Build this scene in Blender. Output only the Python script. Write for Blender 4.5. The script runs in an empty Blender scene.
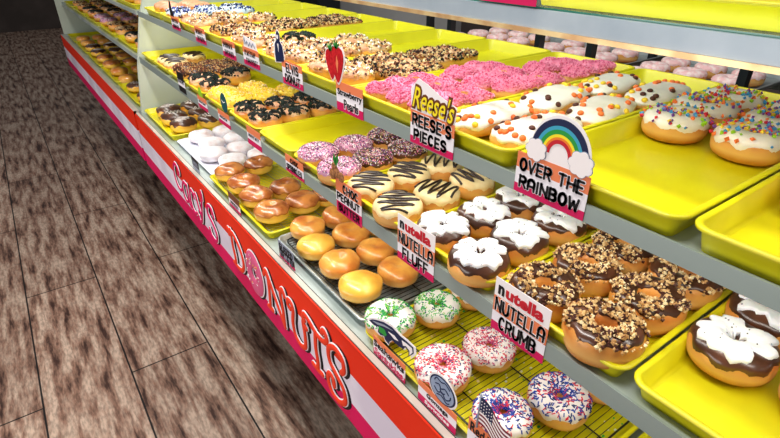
import bpy, math, random
from mathutils import Vector, noise, Matrix
PI = math.pi
random.seed(11)
C = bpy.context.scene.collection
H = 1.5          # eye height above the floor; heights below are measured from the eye, then lifted by H

# ------------------------------------------------------------------ materials
MATS = {}
def srgb(r, g, b):
    f = lambda c: (c/255/12.92) if c/255 <= .04045 else ((c/255+.055)/1.055)**2.4
    return (f(r), f(g), f(b), 1)
def mat(name, col, rough=.5, metal=0, col2=None, scale=30, coat=0, bump=0, bscale=60, sss=0, emit=0, trans=0, stretch=None, lo=.4, hi=.6, rnd=0):
    m = bpy.data.materials.new(name); m.use_nodes = True
    nt = m.node_tree; N = nt.nodes; L = nt.links
    b = N['Principled BSDF']
    b.inputs['Base Color'].default_value = col
    b.inputs['Roughness'].default_value = rough
    b.inputs['Metallic'].default_value = metal
    b.inputs['Coat Weight'].default_value = coat
    if name.startswith(('panel_', 'letter_', 's_', 'c_')): b.inputs['Specular IOR Level'].default_value = .2
    b.inputs['Coat Roughness'].default_value = .12
    if sss:
        b.inputs['Subsurface Weight'].default_value = sss
        b.inputs['Subsurface Radius'].default_value = (.01, .006, .003)
        b.inputs['Subsurface Scale'].default_value = .6
    if emit:
        b.inputs['Emission Color'].default_value = col; b.inputs['Emission Strength'].default_value = emit
    if trans: b.inputs['Transmission Weight'].default_value = trans
    tc = N.new('ShaderNodeTexCoord'); mp = N.new('ShaderNodeMapping')
    L.new(tc.outputs['Object'], mp.inputs['Vector'])
    if stretch: mp.inputs['Scale'].default_value = stretch
    if rnd:
        oi = N.new('ShaderNodeObjectInfo'); ml = N.new('ShaderNodeVectorMath'); ml.operation = 'SCALE'
        cb = N.new('ShaderNodeCombineXYZ'); L.new(oi.outputs['Random'], cb.inputs[0]); L.new(oi.outputs['Random'], cb.inputs[1])
        L.new(cb.outputs[0], ml.inputs[0]); ml.inputs['Scale'].default_value = 7.0; L.new(ml.outputs[0], mp.inputs['Location'])
    if col2:
        nz = N.new('ShaderNodeTexNoise'); nz.inputs['Scale'].default_value = scale; nz.inputs['Detail'].default_value = 4
        L.new(mp.outputs[0], nz.inputs['Vector'])
        cr = N.new('ShaderNodeValToRGB'); cr.color_ramp.elements[0].position = lo; cr.color_ramp.elements[1].position = hi
        cr.color_ramp.elements[0].color = col; cr.color_ramp.elements[1].color = col2
        L.new(nz.outputs['Fac'], cr.inputs['Fac'])
        out = cr.outputs[0]
        if rnd:
            hs = N.new('ShaderNodeHueSaturation'); mr = N.new('ShaderNodeMapRange')
            mr.inputs['To Min'].default_value = 1-rnd; mr.inputs['To Max'].default_value = 1+rnd
            L.new(oi.outputs['Random'], mr.inputs['Value']); L.new(mr.outputs[0], hs.inputs['Value']); L.new(out, hs.inputs['Color'])
            out = hs.outputs[0]
        L.new(out, b.inputs['Base Color'])
    if bump:
        n2 = N.new('ShaderNodeTexNoise'); n2.inputs['Scale'].default_value = bscale; n2.inputs['Detail'].default_value = 3
        L.new(mp.outputs[0], n2.inputs['Vector'])
        bp = N.new('ShaderNodeBump'); bp.inputs['Strength'].default_value = bump; bp.inputs['Distance'].default_value = .002
        L.new(n2.outputs['Fac'], bp.inputs['Height']); L.new(bp.outputs[0], b.inputs['Normal'])
    MATS[name] = m
    return m
def dough_mat(name, a, b_, belt, rough, coat, sss=.12):
    m = mat(name, a, rough, col2=b_, scale=22, coat=coat, bump=.35, bscale=55, sss=sss, lo=.35, hi=.68, rnd=.1)
    nt = m.node_tree; N = nt.nodes; L = nt.links; b = N['Principled BSDF']
    src = b.inputs['Base Color'].links[0].from_socket
    tc = [n for n in N if n.type == 'TEX_COORD'][0]
    sp = N.new('ShaderNodeSeparateXYZ'); L.new(tc.outputs['Object'], sp.inputs[0])
    r = N.new('ShaderNodeValToRGB'); mr = N.new('ShaderNodeMapRange')
    mr.inputs['From Min'].default_value = 0; mr.inputs['From Max'].default_value = .04
    L.new(sp.outputs[2], mr.inputs['Value']); L.new(mr.outputs[0], r.inputs['Fac'])
    e = r.color_ramp.elements; e[0].position = .2; e[0].color = (0, 0, 0, 1); e[1].position = .75; e[1].color = (0, 0, 0, 1)
    k = r.color_ramp.elements.new(.42); k.color = (.75, .75, .75, 1)
    mx = N.new('ShaderNodeMix'); mx.data_type = 'RGBA'
    L.new(r.outputs[0], mx.inputs[0]); L.new(src, mx.inputs[6]); mx.inputs[7].default_value = belt
    L.new(mx.outputs[2], b.inputs['Base Color'])
    return m
dough_mat('dough', srgb(230,160,72), srgb(198,112,42), srgb(240,190,108), .5, .15)
dough_mat('dough_glazed', srgb(242,176,78), srgb(204,108,36), srgb(252,200,104), .3, .5)
dough_mat('dough_yellow', srgb(250,196,72), srgb(236,160,52), srgb(253,214,110), .35, .45)
dough_mat('dough_bar', srgb(220,150,70), srgb(190,104,40), srgb(240,186,110), .5, .1)
mat('caramel', srgb(204,130,62), .25, col2=srgb(150,76,28), scale=26, coat=.5, bump=.2, bscale=30, sss=.1, rnd=.12)
mat('choc_icing', srgb(64,34,20), .3, col2=srgb(92,52,32), scale=30, coat=.4, bump=.2)
mat('white_icing', srgb(244,234,228), .35, col2=srgb(236,226,218), scale=40, coat=.2, bump=.2, sss=.1)
mat('cream_icing', srgb(250,226,172), .35, col2=srgb(240,210,150), scale=40, coat=.2, bump=.2)
mat('tan_icing', srgb(232,190,150), .45, col2=srgb(200,140,104), scale=60)
mat('pale_pink_icing', srgb(240,190,190), .45, col2=srgb(250,230,226), scale=70)
mat('pink_icing', srgb(244,150,182), .45, col2=srgb(226,110,146), scale=60, bump=.5, bscale=150)
mat('lilac_icing', srgb(214,150,178), .4, col2=srgb(190,126,156), scale=60)
mat('blue_icing', srgb(220,226,244), .4, col2=srgb(190,206,240), scale=40)
mat('yellow_icing', srgb(248,226,90), .4, col2=srgb(242,206,60), scale=60)
mat('orange_icing', srgb(232,150,110), .4, col2=srgb(238,170,140), scale=40)
mat('fluff', srgb(252,250,248), .5, col2=srgb(240,238,240), scale=50, bump=.6, bscale=90, sss=.15)
mat('powder', srgb(250,244,248), .9, col2=srgb(232,204,200), scale=35, bump=.6, bscale=120, rnd=.02, lo=.45, hi=.75)
mat('drizzle', srgb(44,24,18), .3, coat=.4)
mat('drizzle_white', srgb(240,228,220), .4)
for n, c in dict(green=(60,180,80), navy=(30,44,100), white=(248,246,244), red=(216,50,70), blue=(40,70,160), pink=(244,148,182), deeppink=(216,90,132), maroon=(120,30,50),
                 orange=(240,120,60), yellow=(246,206,60), brown=(84,48,40), tan=(222,186,130), cream=(244,224,178), nut=(186,140,86), oreo=(38,34,34), darkgreen=(24,52,44), purple=(120,70,150), teal=(20,90,96), lime=(150,200,40), sky=(70,150,210), rust=(150,84,60)).items():
    mat('c_'+n, srgb(*c), .45)
mat('tray_yellow', srgb(226,216,16), .38, col2=srgb(218,206,12), scale=8, bump=.03, bscale=400, coat=.15)
mat('tray_grey', srgb(190,198,196), .3, metal=.6, col2=srgb(160,170,170), scale=20)
mat('paper', srgb(232,232,242), .8, col2=srgb(214,216,232), scale=14, bump=.5, bscale=30)
mat('wire_black', srgb(34,36,34), .35, metal=.4, coat=.3)
mat('wire_steel', srgb(170,176,170), .3, metal=.8)
mat('steel', srgb(158,170,166), .4, metal=.25, col2=srgb(140,154,150), scale=6, stretch=(1,.1,1))
mat('steel_deck', srgb(186,196,192), .35, metal=.2, col2=srgb(160,172,168), scale=5)
mat('upper_strip', srgb(172,184,194), .4, metal=.15, col2=srgb(154,168,180), scale=9)
mat('gold_lip', srgb(236,206,150), .3, metal=.4, col2=srgb(206,160,110), scale=20)
mat('white_trim', srgb(214,202,190), .45, col2=srgb(200,188,176), scale=8)
mat('black_line', srgb(16,18,18), .4)
mat('case_white', srgb(206,212,196), .45, col2=srgb(190,198,182), scale=3)
mat('panel_orange', srgb(236,48,10), .55, col2=srgb(228,42,8), scale=4)
mat('panel_white', srgb(240,230,242), .5, col2=srgb(216,204,220), scale=5)
mat('panel_pink', srgb(222,4,90), .55, col2=srgb(212,2,84), scale=4)
mat('base_dark', srgb(40,32,30), .6, col2=srgb(30,24,22), scale=5)
mat('letter_white', srgb(248,236,238), .4)
mat('letter_red', srgb(236,60,30), .5)
mat('letter_pink', srgb(214,10,96), .5)
mat('letter_black', srgb(14,12,20), .5)
mat('s_orange', srgb(232,128,84), .5); mat('s_white', srgb(238,232,238), .5); mat('s_pink', srgb(206,20,88), .5)
mat('s_black', srgb(20,18,22), .5); mat('s_red', srgb(196,30,46), .5); mat('s_paper', srgb(246,238,238), .5)
mat('s_navy', srgb(24,34,72), .5); mat('s_green', srgb(40,150,60), .5); mat('s_teal', srgb(20,80,84), .5); mat('s_sky', srgb(60,160,190), .5)
mat('s_yellow', srgb(248,224,40), .5); mat('s_brown', srgb(110,60,30), .5); mat('s_grey', srgb(150,156,172), .5); mat('s_blueg', srgb(150,164,190), .5)
mat('s_or2', srgb(238,130,40), .5); mat('s_leaf', srgb(40,130,50), .5); mat('s_nut', srgb(176,118,74), .5, col2=srgb(120,76,46), scale=200)
mat('s_berry', srgb(206,34,40), .4, col2=srgb(176,20,30), scale=150)
mat('wall_grey', srgb(150,148,148), .6, col2=srgb(138,136,136), scale=3)
mat('wall_dim', srgb(96,84,78), .8, col2=srgb(80,70,64), scale=2)
mat('rack_dark', srgb(40,46,50), .4, metal=.5)
mat('led', srgb(255,246,228), .4, emit=3)
g = mat('glass', (.85,.95,.9,1), .05)
nt = g.node_tree; tr = nt.nodes.new('ShaderNodeBsdfTransparent'); tr.inputs[0].default_value = (.88,.96,.92,1)
mx = nt.nodes.new('ShaderNodeMixShader'); mx.inputs[0].default_value = .14
nt.links.new(tr.outputs[0], mx.inputs[1]); nt.links.new(nt.nodes['Principled BSDF'].outputs[0], mx.inputs[2])
nt.links.new(mx.outputs[0], nt.nodes['Material Output'].inputs[0])
mat('glass_edge', srgb(30,110,90), .2, coat=.5)

def floor_mat():
    m = bpy.data.materials.new('wood_plank_tile'); m.use_nodes = True
    nt = m.node_tree; N = nt.nodes; L = nt.links; b = N['Principled BSDF']
    tc = N.new('ShaderNodeTexCoord'); sp = N.new('ShaderNodeSeparateXYZ'); L.new(tc.outputs['Object'], sp.inputs[0])
    cb = N.new('ShaderNodeCombineXYZ')
    a1 = N.new('ShaderNodeMath'); a1.operation = 'ADD'; a1.inputs[1].default_value = -1.79+16+FLOOR_OFF
    a2 = N.new('ShaderNodeMath'); a2.operation = 'ADD'; a2.inputs[1].default_value = -.337+6
    L.new(sp.outputs[1], a1.inputs[0]); L.new(sp.outputs[0], a2.inputs[0]); L.new(a1.outputs[0], cb.inputs[0]); L.new(a2.outputs[0], cb.inputs[1])
    br = N.new('ShaderNodeTexBrick'); br.offset = .5; br.inputs['Scale'].default_value = 1
    br.inputs['Brick Width'].default_value = 1.6; br.inputs['Row Height'].default_value = .3
    br.inputs['Mortar Size'].default_value = .0035; br.inputs['Mortar Smooth'].default_value = .2
    br.inputs['Color1'].default_value = (.9,.9,.9,1); br.inputs['Color2'].default_value = (1.1,1.1,1.1,1); br.inputs['Mortar'].default_value = (.02,.02,.02,1)
    L.new(cb.outputs[0], br.inputs['Vector'])
    mp = N.new('ShaderNodeMapping'); mp.inputs['Scale'].default_value = (11, 1.6, 1); L.new(tc.outputs['Object'], mp.inputs['Vector'])
    n1 = N.new('ShaderNodeTexNoise'); n1.inputs['Scale'].default_value = 2.5; n1.inputs['Detail'].default_value = 9; n1.inputs['Roughness'].default_value = .62
    L.new(mp.outputs[0], n1.inputs['Vector'])
    cr = N.new('ShaderNodeValToRGB'); e = cr.color_ramp.elements
    e[0].position = .36; e[0].color = srgb(70,42,32); e[1].position = .60; e[1].color = srgb(216,188,166)
    k = e.new(.46); k.color = srgb(158,120,100)
    L.new(n1.outputs['Fac'], cr.inputs['Fac'])
    n2 = N.new('ShaderNodeTexNoise'); n2.inputs['Scale'].default_value = 70; n2.inputs['Detail'].default_value = 4
    mp2 = N.new('ShaderNodeMapping'); mp2.inputs['Scale'].default_value = (1.6, .5, 1); L.new(tc.outputs['Object'], mp2.inputs['Vector']); L.new(mp2.outputs[0], n2.inputs['Vector'])
    c2 = N.new('ShaderNodeValToRGB'); c2.color_ramp.elements[0].position = .35; c2.color_ramp.elements[0].color = (.5,.5,.5,1); c2.color_ramp.elements[1].position = .6
    L.new(n2.outputs['Fac'], c2.inputs['Fac'])
    m1 = N.new('ShaderNodeMix'); m1.data_type = 'RGBA'; m1.blend_type = 'MULTIPLY'; m1.inputs[0].default_value = .8
    L.new(cr.outputs[0], m1.inputs[6]); L.new(c2.outputs[0], m1.inputs[7])
    m2 = N.new('ShaderNodeMix'); m2.data_type = 'RGBA'; m2.blend_type = 'MULTIPLY'; m2.inputs[0].default_value = 1
    L.new(m1.outputs[2], m2.inputs[6]); L.new(br.outputs['Color'], m2.inputs[7])
    L.new(m2.outputs[2], b.inputs['Base Color']); b.inputs['Roughness'].default_value = .55
    bp = N.new('ShaderNodeBump'); bp.inputs['Strength'].default_value = .3; bp.inputs['Distance'].default_value = .002
    L.new(n1.outputs['Fac'], bp.inputs['Height']); L.new(bp.outputs[0], b.inputs['Normal'])
    MATS['floor'] = m
FLOOR_OFF = 0.0
floor_mat()

# ------------------------------------------------------------------ mesh helpers
class MB:
    def __init__(s): s.v = []; s.f = []; s.m = []; s.mats = []; s.smooth = []
    def mi(s, name):
        if name not in s.mats: s.mats.append(name)
        return s.mats.index(name)
    def add(s, vs, fs, m, smooth=False):
        o = len(s.v); s.v += [tuple(v) for v in vs]; k = s.mi(m)
        for f in fs: s.f.append(tuple(i+o for i in f)); s.m.append(k); s.smooth.append(smooth)
    def box(s, x0, x1, y0, y1, z0, z1, m):
        s.add([(x0,y0,z0),(x1,y0,z0),(x1,y1,z0),(x0,y1,z0),(x0,y0,z1),(x1,y0,z1),(x1,y1,z1),(x0,y1,z1)],
              [(3,2,1,0),(4,5,6,7),(0,1,5,4),(1,2,6,5),(2,3,7,6),(3,0,4,7)], m)
    def prism(s, pts, y0, y1, m, side=None):      # 2-D outline in x,z, thickness between y0 (front) and y1
        n = len(pts)
        a = sum(pts[i][0]*pts[(i+1) % n][1]-pts[(i+1) % n][0]*pts[i][1] for i in range(n))
        if a < 0: pts = pts[::-1]
        s.add([(p[0], y0, p[1]) for p in pts], [tuple(range(n))], m)
        s.add([(p[0], y1, p[1]) for p in pts], [tuple(range(n))[::-1]], side or m)
        vs = [(p[0], y0, p[1]) for p in pts]+[(p[0], y1, p[1]) for p in pts]
        s.add(vs, [((i+1) % n, i, n+i, n+(i+1) % n) for i in range(n)], side or m)
    def tube(s, pts, r, m, n=6, caps=True, flat=None, up=Vector((0,0,1))):
        pts = [Vector(p) for p in pts]; k = len(pts); vs = []; fs = []
        rr = r if isinstance(r, (list, tuple)) else [r]*k
        for i, p in enumerate(pts):
            t = (pts[min(i+1,k-1)]-pts[max(i-1,0)])
            if t.length < 1e-9: t = Vector((1,0,0))
            t.normalize(); a = t.cross(up)
            if a.length < 1e-4: a = t.cross(Vector((1,0,0)))
            a.normalize(); b = a.cross(t)
            rb = flat if flat else rr[i]
            for j in range(n):
                th = 2*PI*(j+.5)/n
                vs.append(p+a*math.cos(th)*rr[i]+b*math.sin(th)*rb)
        for i in range(k-1):
            for j in range(n):
                fs.append((i*n+j, i*n+(j+1) % n, (i+1)*n+(j+1) % n, (i+1)*n+j))
        if caps: fs.append(tuple(range(n))[::-1]); fs.append(tuple((k-1)*n+j for j in range(n)))
        s.add(vs, fs, m, n > 5)
    def grid(s, rows, m, closed_u=True, smooth=True):   # rows: list of rings
        n = len(rows[0]); vs = [v for r in rows for v in r]; fs = []
        for i in range(len(rows)-1):
            for j in range(n if closed_u else n-1):
                fs.append((i*n+j, i*n+(j+1) % n, (i+1)*n+(j+1) % n, (i+1)*n+j))
        s.add(vs, fs, m, smooth)
    def mesh(s, name):
        me = bpy.data.meshes.new(name); me.from_pydata(s.v, [], s.f)
        for n in s.mats: me.materials.append(MATS[n])
        me.polygons.foreach_set('material_index', s.m); me.polygons.foreach_set('use_smooth', s.smooth)
        me.update(); return me
    def obj(s, name, parent=None, loc=None, stuff=False, label=None):
        return link(s.mesh(name), name, parent, loc, stuff, label)
def link(me, name, parent=None, loc=None, stuff=False, label=None):
    o = bpy.data.objects.new(name, me); C.objects.link(o)
    if parent: o.parent = parent
    if loc: o.location = loc
    if stuff: o['kind'] = 'stuff'
    if label: o['label'] = label
    return o
def empty(name, loc, rz=0):
    o = bpy.data.objects.new(name, None); C.objects.link(o); o.location = loc; o.rotation_euler = (0,0,rz); o.empty_display_size = .02
    return o
def tag(o, label, cat, group=None):
    o['label'] = label; o['category'] = cat
    if group: o['group'] = group
    return o
def struct(o): o['kind'] = 'structure'; return o
def catmull(P, n=8):
    P = [Vector((p[0], p[1], p[2] if len(p) > 2 else 0)) for p in P]; out = []
    for i in range(len(P)-1):
        a = P[max(i-1,0)]; b = P[i]; c = P[i+1]; d = P[min(i+2,len(P)-1)]
        for k in range(n):
            t = k/n
            out.append(.5*((2*b)+(c-a)*t+(2*a-5*b+4*c-d)*t*t+(3*b-a-3*c+d)*t**3))
    out.append(P[-1]); return out

# text turned into mesh, fitted in a box of x0..x1, z0..z1, facing -y
def text_mesh(mb, txt, x0, x1, z0, z1, y, m, off=.0, shear=0, ext=.00025, slope=0, keep=None):
    cu = bpy.data.curves.new('t', 'FONT'); cu.body = txt; cu.size = 1; cu.offset = off; cu.extrude = 0; cu.shear = shear; cu.resolution_u = 3
    ob = bpy.data.objects.new('t', cu); C.objects.link(ob)
    bpy.context.view_layer.update()
    me = bpy.data.meshes.new_from_object(ob.evaluated_get(bpy.context.evaluated_depsgraph_get()))
    bpy.data.objects.remove(ob); bpy.data.curves.remove(cu)
    vs = [v.co.copy() for v in me.vertices]
    fs = [tuple(p.vertices) for p in me.polygons]
    bpy.data.meshes.remove(me)
    a0 = keep or (min(v.x for v in vs), max(v.x for v in vs), min(v.y for v in vs), max(v.y for v in vs))
    sx = (x1-x0)/(a0[1]-a0[0]); sz = (z1-z0)/(a0[3]-a0[2])
    out = []
    for v in vs:
        X = x0+(v.x-a0[0])*sx; Z = z0+(v.y-a0[2])*sz + slope*(X-x0)
        out.append((X, y, Z))
    # front faces must look towards -y
    mb.add(out, fs, m)
    n = len(out)
    edge = {}
    for f in fs:
        for i in range(len(f)):
            e = (f[i], f[(i+1) % len(f)]); edge[e] = 1
    rim = [e for e in edge if (e[1], e[0]) not in edge]
    mb.add(out+[(a, b+ext*3, c) for a, b, c in out], [(e[1], e[0], e[0]+n, e[1]+n) for e in rim], m)
    return a0


# heavy rounded capitals drawn as ribbons
def A_(cx, cz, rx, rz, a0, a1, n=10): return [(cx+rx*math.cos(math.radians(a0+(a1-a0)*i/n)), cz+rz*math.sin(math.radians(a0+(a1-a0)*i/n))) for i in range(n+1)]
FONT = {
 'O': (1, [A_(.5,.5,.5,.5,45,405,20)]), 'V': (1, [[(0,1),(.5,0),(1,1)]]), 'E': (.8, [[(1,1),(0,1),(0,0),(1,0)],[(0,.5),(.85,.5)]]), 'F': (.8, [[(1,1),(0,1),(0,0)],[(0,.5),(.85,.5)]]),
 'R': (.95, [[(0,0),(0,1),(.55,1)]+A_(.55,.74,.42,.26,90,-90)+[(0,.48)],[(.5,.48),(1,0)]]), 'P': (.95, [[(0,0),(0,1),(.55,1)]+A_(.55,.72,.42,.28,90,-90)+[(0,.44)]]),
 'B': (.95, [[(0,0),(0,1),(.5,1)]+A_(.5,.76,.38,.24,90,-90)+[(0,.52)],[(.5,.52)]+A_(.55,.26,.42,.26,90,-90)+[(0,0)]]), 'D': (1, [[(0,0),(0,1),(.4,1)]+A_(.4,.5,.6,.5,90,-90)+[(0,0)]]),
 'T': (.95, [[(0,1),(1,1)],[(.5,1),(.5,0)]]), 'H': (1, [[(0,0),(0,1)],[(1,0),(1,1)],[(0,.5),(1,.5)]]), 'A': (1, [[(0,0),(0,.6)]+A_(.5,.62,.5,.38,180,0)+[(1,0)],[(0,.36),(1,.36)]]),
 'I': (.12, [[(.5,0),(.5,1)]]), 'N': (1, [[(0,0),(0,1),(1,0),(1,1)]]), 'M': (1.25, [[(0,0),(0,1),(.5,.35),(1,1),(1,0)]]), 'W': (1.3, [[(0,1),(.2,0),(.5,.7),(.8,0),(1,1)]]),
 'S': (.9, [A_(.5,.75,.48,.25,20,270,10)+A_(.5,.25,.48,.25,90,-160,10)]), 'C': (.95, [A_(.5,.5,.5,.5,45,315,14)]), 'G': (.98, [A_(.5,.5,.5,.5,50,335,14)+[(1,.45),(.6,.45)]]),
 'U': (1, [[(0,1),(0,.35)]+A_(.5,.36,.5,.36,180,360)+[(1,1)]]), 'L': (.75, [[(0,1),(0,0),(1,0)]]), 'K': (.95, [[(0,0),(0,1)],[(1,1),(.1,.48),(1,0)]]), 'Z': (.9, [[(0,1),(1,1),(0,0),(1,0)]]), "'": (.12, [[(.5,1),(.5,.78)]]), ' ': (.45, []),
}
def ribbon(mb, pts, r, y, m):
    for i in range(len(pts)-1):
        a = Vector((pts[i][0], pts[i][1])); b = Vector((pts[i+1][0], pts[i+1][1])); d = b-a
        if d.length < 1e-7: continue
        d.normalize(); t = math.atan2(d.y, d.x); P = []
        for k in range(7): q = t+PI/2+PI*k/6; P.append((a.x+r*math.cos(q), a.y+r*math.sin(q)))
        for k in range(7): q = t-PI/2+PI*k/6; P.append((b.x+r*math.cos(q), b.y+r*math.sin(q)))
        mb.prism(P, y, y+.00045, m)
def block_text(mb, wb, txt, x0, x1, z0, z1, y, m, outl=None, wt=.13, gap=.46, ow=.0009):
    h = z1-z0; tot = sum(FONT[c][0] for c in txt)+gap*(len(txt)-1); r = min(.125*h, .165*(x1-x0)/tot)
    W = x1-x0-2*r; sx = W/tot; x = x0+r
    for i, c in enumerate(txt):
        cw, st = FONT[c]
        for P in st:
            Q = [(x+p[0]*cw*sx, z0+r+p[1]*(h-2*r)) for p in P]
            ribbon(mb, Q, r, y, m)
            if outl: ribbon(wb, Q, r+ow, y+.0005, outl)
        x += (cw+gap)*sx

# ------------------------------------------------------------------ doughnut shapes
def ring_pt(u, ph, off=0, R=.0258, a=.0205, b=.0208, seed=0):
    wob = 1+.06*noise.noise(Vector((math.cos(u)*1.3+seed, math.sin(u)*1.3, seed*.7)))
    c, s_ = math.cos(ph), math.sin(ph)
    e = .82
    px = (a+off)*math.copysign(abs(c)**e, c); pz = (b+off)*math.copysign(abs(s_)**e, s_)
    r = (R+px)*wob
    dz = .0012*noise.noise(Vector((math.cos(u)*2+seed, math.sin(u)*2, 3+ph*.5)))
    return Vector((r*math.cos(u), r*math.sin(u), b+pz+dz))
def bun_pt(u, ph, off=0, a=.0475, b=.0235, dimp=.35, seed=0, ov=1.0):
    wob = 1+.09*noise.noise(Vector((math.cos(u)*1.4+seed, math.sin(u)*1.1, seed)))
    c, s_ = math.cos(ph), math.sin(ph)
    r = (a+off)*abs(c)**.75*wob; z = (b+off)*math.copysign(abs(s_)**.85, s_)
    r *= 1-.05*math.exp(-((ph+.1)/.16)**2)
    if s_ > 0: z -= dimp*b*math.exp(-(r/.012)**2)
    z += .0032*noise.noise(Vector((r*math.cos(u)*35+seed, r*math.sin(u)*35, seed)))
    return Vector((r*math.cos(u)*ov, r*math.sin(u), b+z))
def bar_pt(u, ph, off=0, L=.085, w=.029, b=.018, seed=0, twist=0):
    # u runs around the outline, ph from the rim (0) over the top to the spine (90)
    c, s_ = math.cos(ph), math.sin(ph)
    n = 3.2
    cx, sx = math.cos(u), math.sin(u)
    rr = 1/((abs(cx)**n+abs(sx)**n)**(1/n))
    k = abs(c)**.6
    x = (L+off)*cx*rr*k; y = (w+off)*sx*rr*k
    z = (b+off)*math.copysign(abs(s_)**.8, s_)
    q = 1+.10*noise.noise(Vector((x*22+seed, y*14, seed)))
    if twist:
        tw = math.cos(x*115+y*45+seed)
        z = z*(1+.2*tw) if s_ > 0 else z; y *= 1+.07*tw
    return Vector((x, y*q, b+z*(q if s_ > 0 else 1)))
def shell_mesh(fn, m, nu=36, ph0=-90, ph1=270, nv=20, closed_ring=True):
    mb = MB(); rows = []
    for i in range(nv+(0 if closed_ring else 1)):
        ph = math.radians(ph0+(ph1-ph0)*i/nv)
        rows.append([fn(2*PI*j/nu, ph) for j in range(nu)])
    if closed_ring: rows.append(rows[0])
    mb.grid(rows, m); return mb
def icing_mesh(fn, m, seed, lo=12, amp=16, hi=None, hamp=0, thick=.0014, nu=56, nv=12, fr=3):
    """skin of icing over the top; hi=None closes at the centre (bun, bar)"""
    mb = MB(); rows = []
    for i in range(nv+1):
        t = i/nv; ring = []
        for j in range(nu):
            u = 2*PI*j/nu
            a = lo+amp*noise.noise(Vector((math.cos(u)*fr+seed, math.sin(u)*fr, seed*1.7)))
            c = 90 if hi is None else hi+hamp*noise.noise(Vector((math.cos(u)*fr+seed, math.sin(u)*fr, 9+seed)))
            ph = math.radians(a+(c-a)*t)
            e = min(1, t*nv/1.6)
            if hi is not None: e = min(e, (1-t)*nv/1.6)
            off = -.0006+thick*1.3*math.sqrt(max(0, min(1, e)))
            ring.append(fn(u, ph, off))
        rows.append(ring)
    mb.grid(rows, m); return mb
def rand_ph(hi): return math.radians(random.uniform(22, 150 if hi else 86))
def normal_at(fn, u, ph, off):
    p = fn(u, ph, off); a = fn(u+.02, ph, off)-p; b = fn(u, ph+.02, off)-p
    n = a.cross(b)
    if n.length < 1e-12: return p, Vector((0,0,1)), Vector((1,0,0))
    n.normalize()
    if n.z < 0: n = -n
    t = a.normalized() if a.length > 1e-9 else Vector((1,0,0))
    return p, n, t
def sprinkle_mesh(fn, cols, n, ring=True, L=.0021, r=.00062, off=.0016, patch=None):
    mb = MB()
    for _ in range(n):
        u = random.uniform(0, 2*PI); ph = math.radians(random.uniform(20, 152)) if ring else math.asin(math.sqrt(random.uniform(.08, 1)))
        if patch and noise.noise(Vector((math.cos(u)*2+patch, math.sin(u)*2, ph))) < -.12: continue
        p, nn, t = normal_at(fn, u, ph, off)
        a = random.uniform(0, 2*PI); d = t*math.cos(a)+nn.cross(t)*math.sin(a)
        mb.tube([p-d*L, p+d*L], r, random.choice(cols), n=4, up=nn)
    return mb
def chunk_mesh(fn, cols, n, ring=True, s0=.0012, s1=.0032, off=.002, flat=1, hi=150, lo=20, blobs=None):
    mb = MB()
    for _ in range(n):
        u = random.uniform(0, 2*PI); ph = math.radians(random.uniform(lo, hi)) if ring else math.asin(math.sqrt(random.uniform(.08, 1)))
        if blobs and noise.noise(Vector((math.cos(u)*2.5+blobs, math.sin(u)*2.5, ph*1.5))) < -.1: continue
        p, nn, t = normal_at(fn, u, ph, off)
        s = random.uniform(s0, s1); b = nn.cross(t)
        vs = []
        for dx, dy, dz in ((1,0,0),(-1,0,0),(0,1,0),(0,-1,0),(0,0,1),(0,0,-1)):
            k = s*random.uniform(.7, 1.25)
            vs.append(p+nn*s*.3+t*dx*k+b*dy*k+nn*dz*k*flat)
        mb.add(vs, [(0,2,4),(2,1,4),(1,3,4),(3,0,4),(2,0,5),(1,2,5),(3,1,5),(0,3,5)], random.choice(cols), flat == .99)
    return mb
def surf_z(fn, x, y, off, ring=True):
    r = math.hypot(x, y); u = math.atan2(y, x)
    lo_, hi_ = 0.0, PI/2
    for _ in range(14):
        m_ = (lo_+hi_)/2; q = fn(u, m_, off)
        if math.hypot(q.x, q.y) > r: lo_ = m_
        else: hi_ = m_
    return fn(u, lo_, off).z
def zigzag(fn, mb, m, n=9, w=.0015, span=.036, ang=0, amp=.038, seed=0):
    pts = []
    K = n*2
    for i in range(K+1):
        x = -span+2*span*i/K; y = amp*(1 if i % 2 else -1)*math.sqrt(max(.06, 1-(x/(span*1.15))**2))*(.85+.2*noise.noise(Vector((i*.7, seed, 0))))
        pts.append((x+.003*noise.noise(Vector((i, seed, 2))), y))
    cp = catmull(pts, 7); ca, sa = math.cos(ang), math.sin(ang); out = []
    for p in cp:
        x, y = p.x*ca-p.y*sa, p.x*sa+p.y*ca
        r = math.hypot(x, y)
        out.append((x, y, surf_z(fn, x, y, .0022)))
    mb.tube(out, w, m, n=6)

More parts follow.
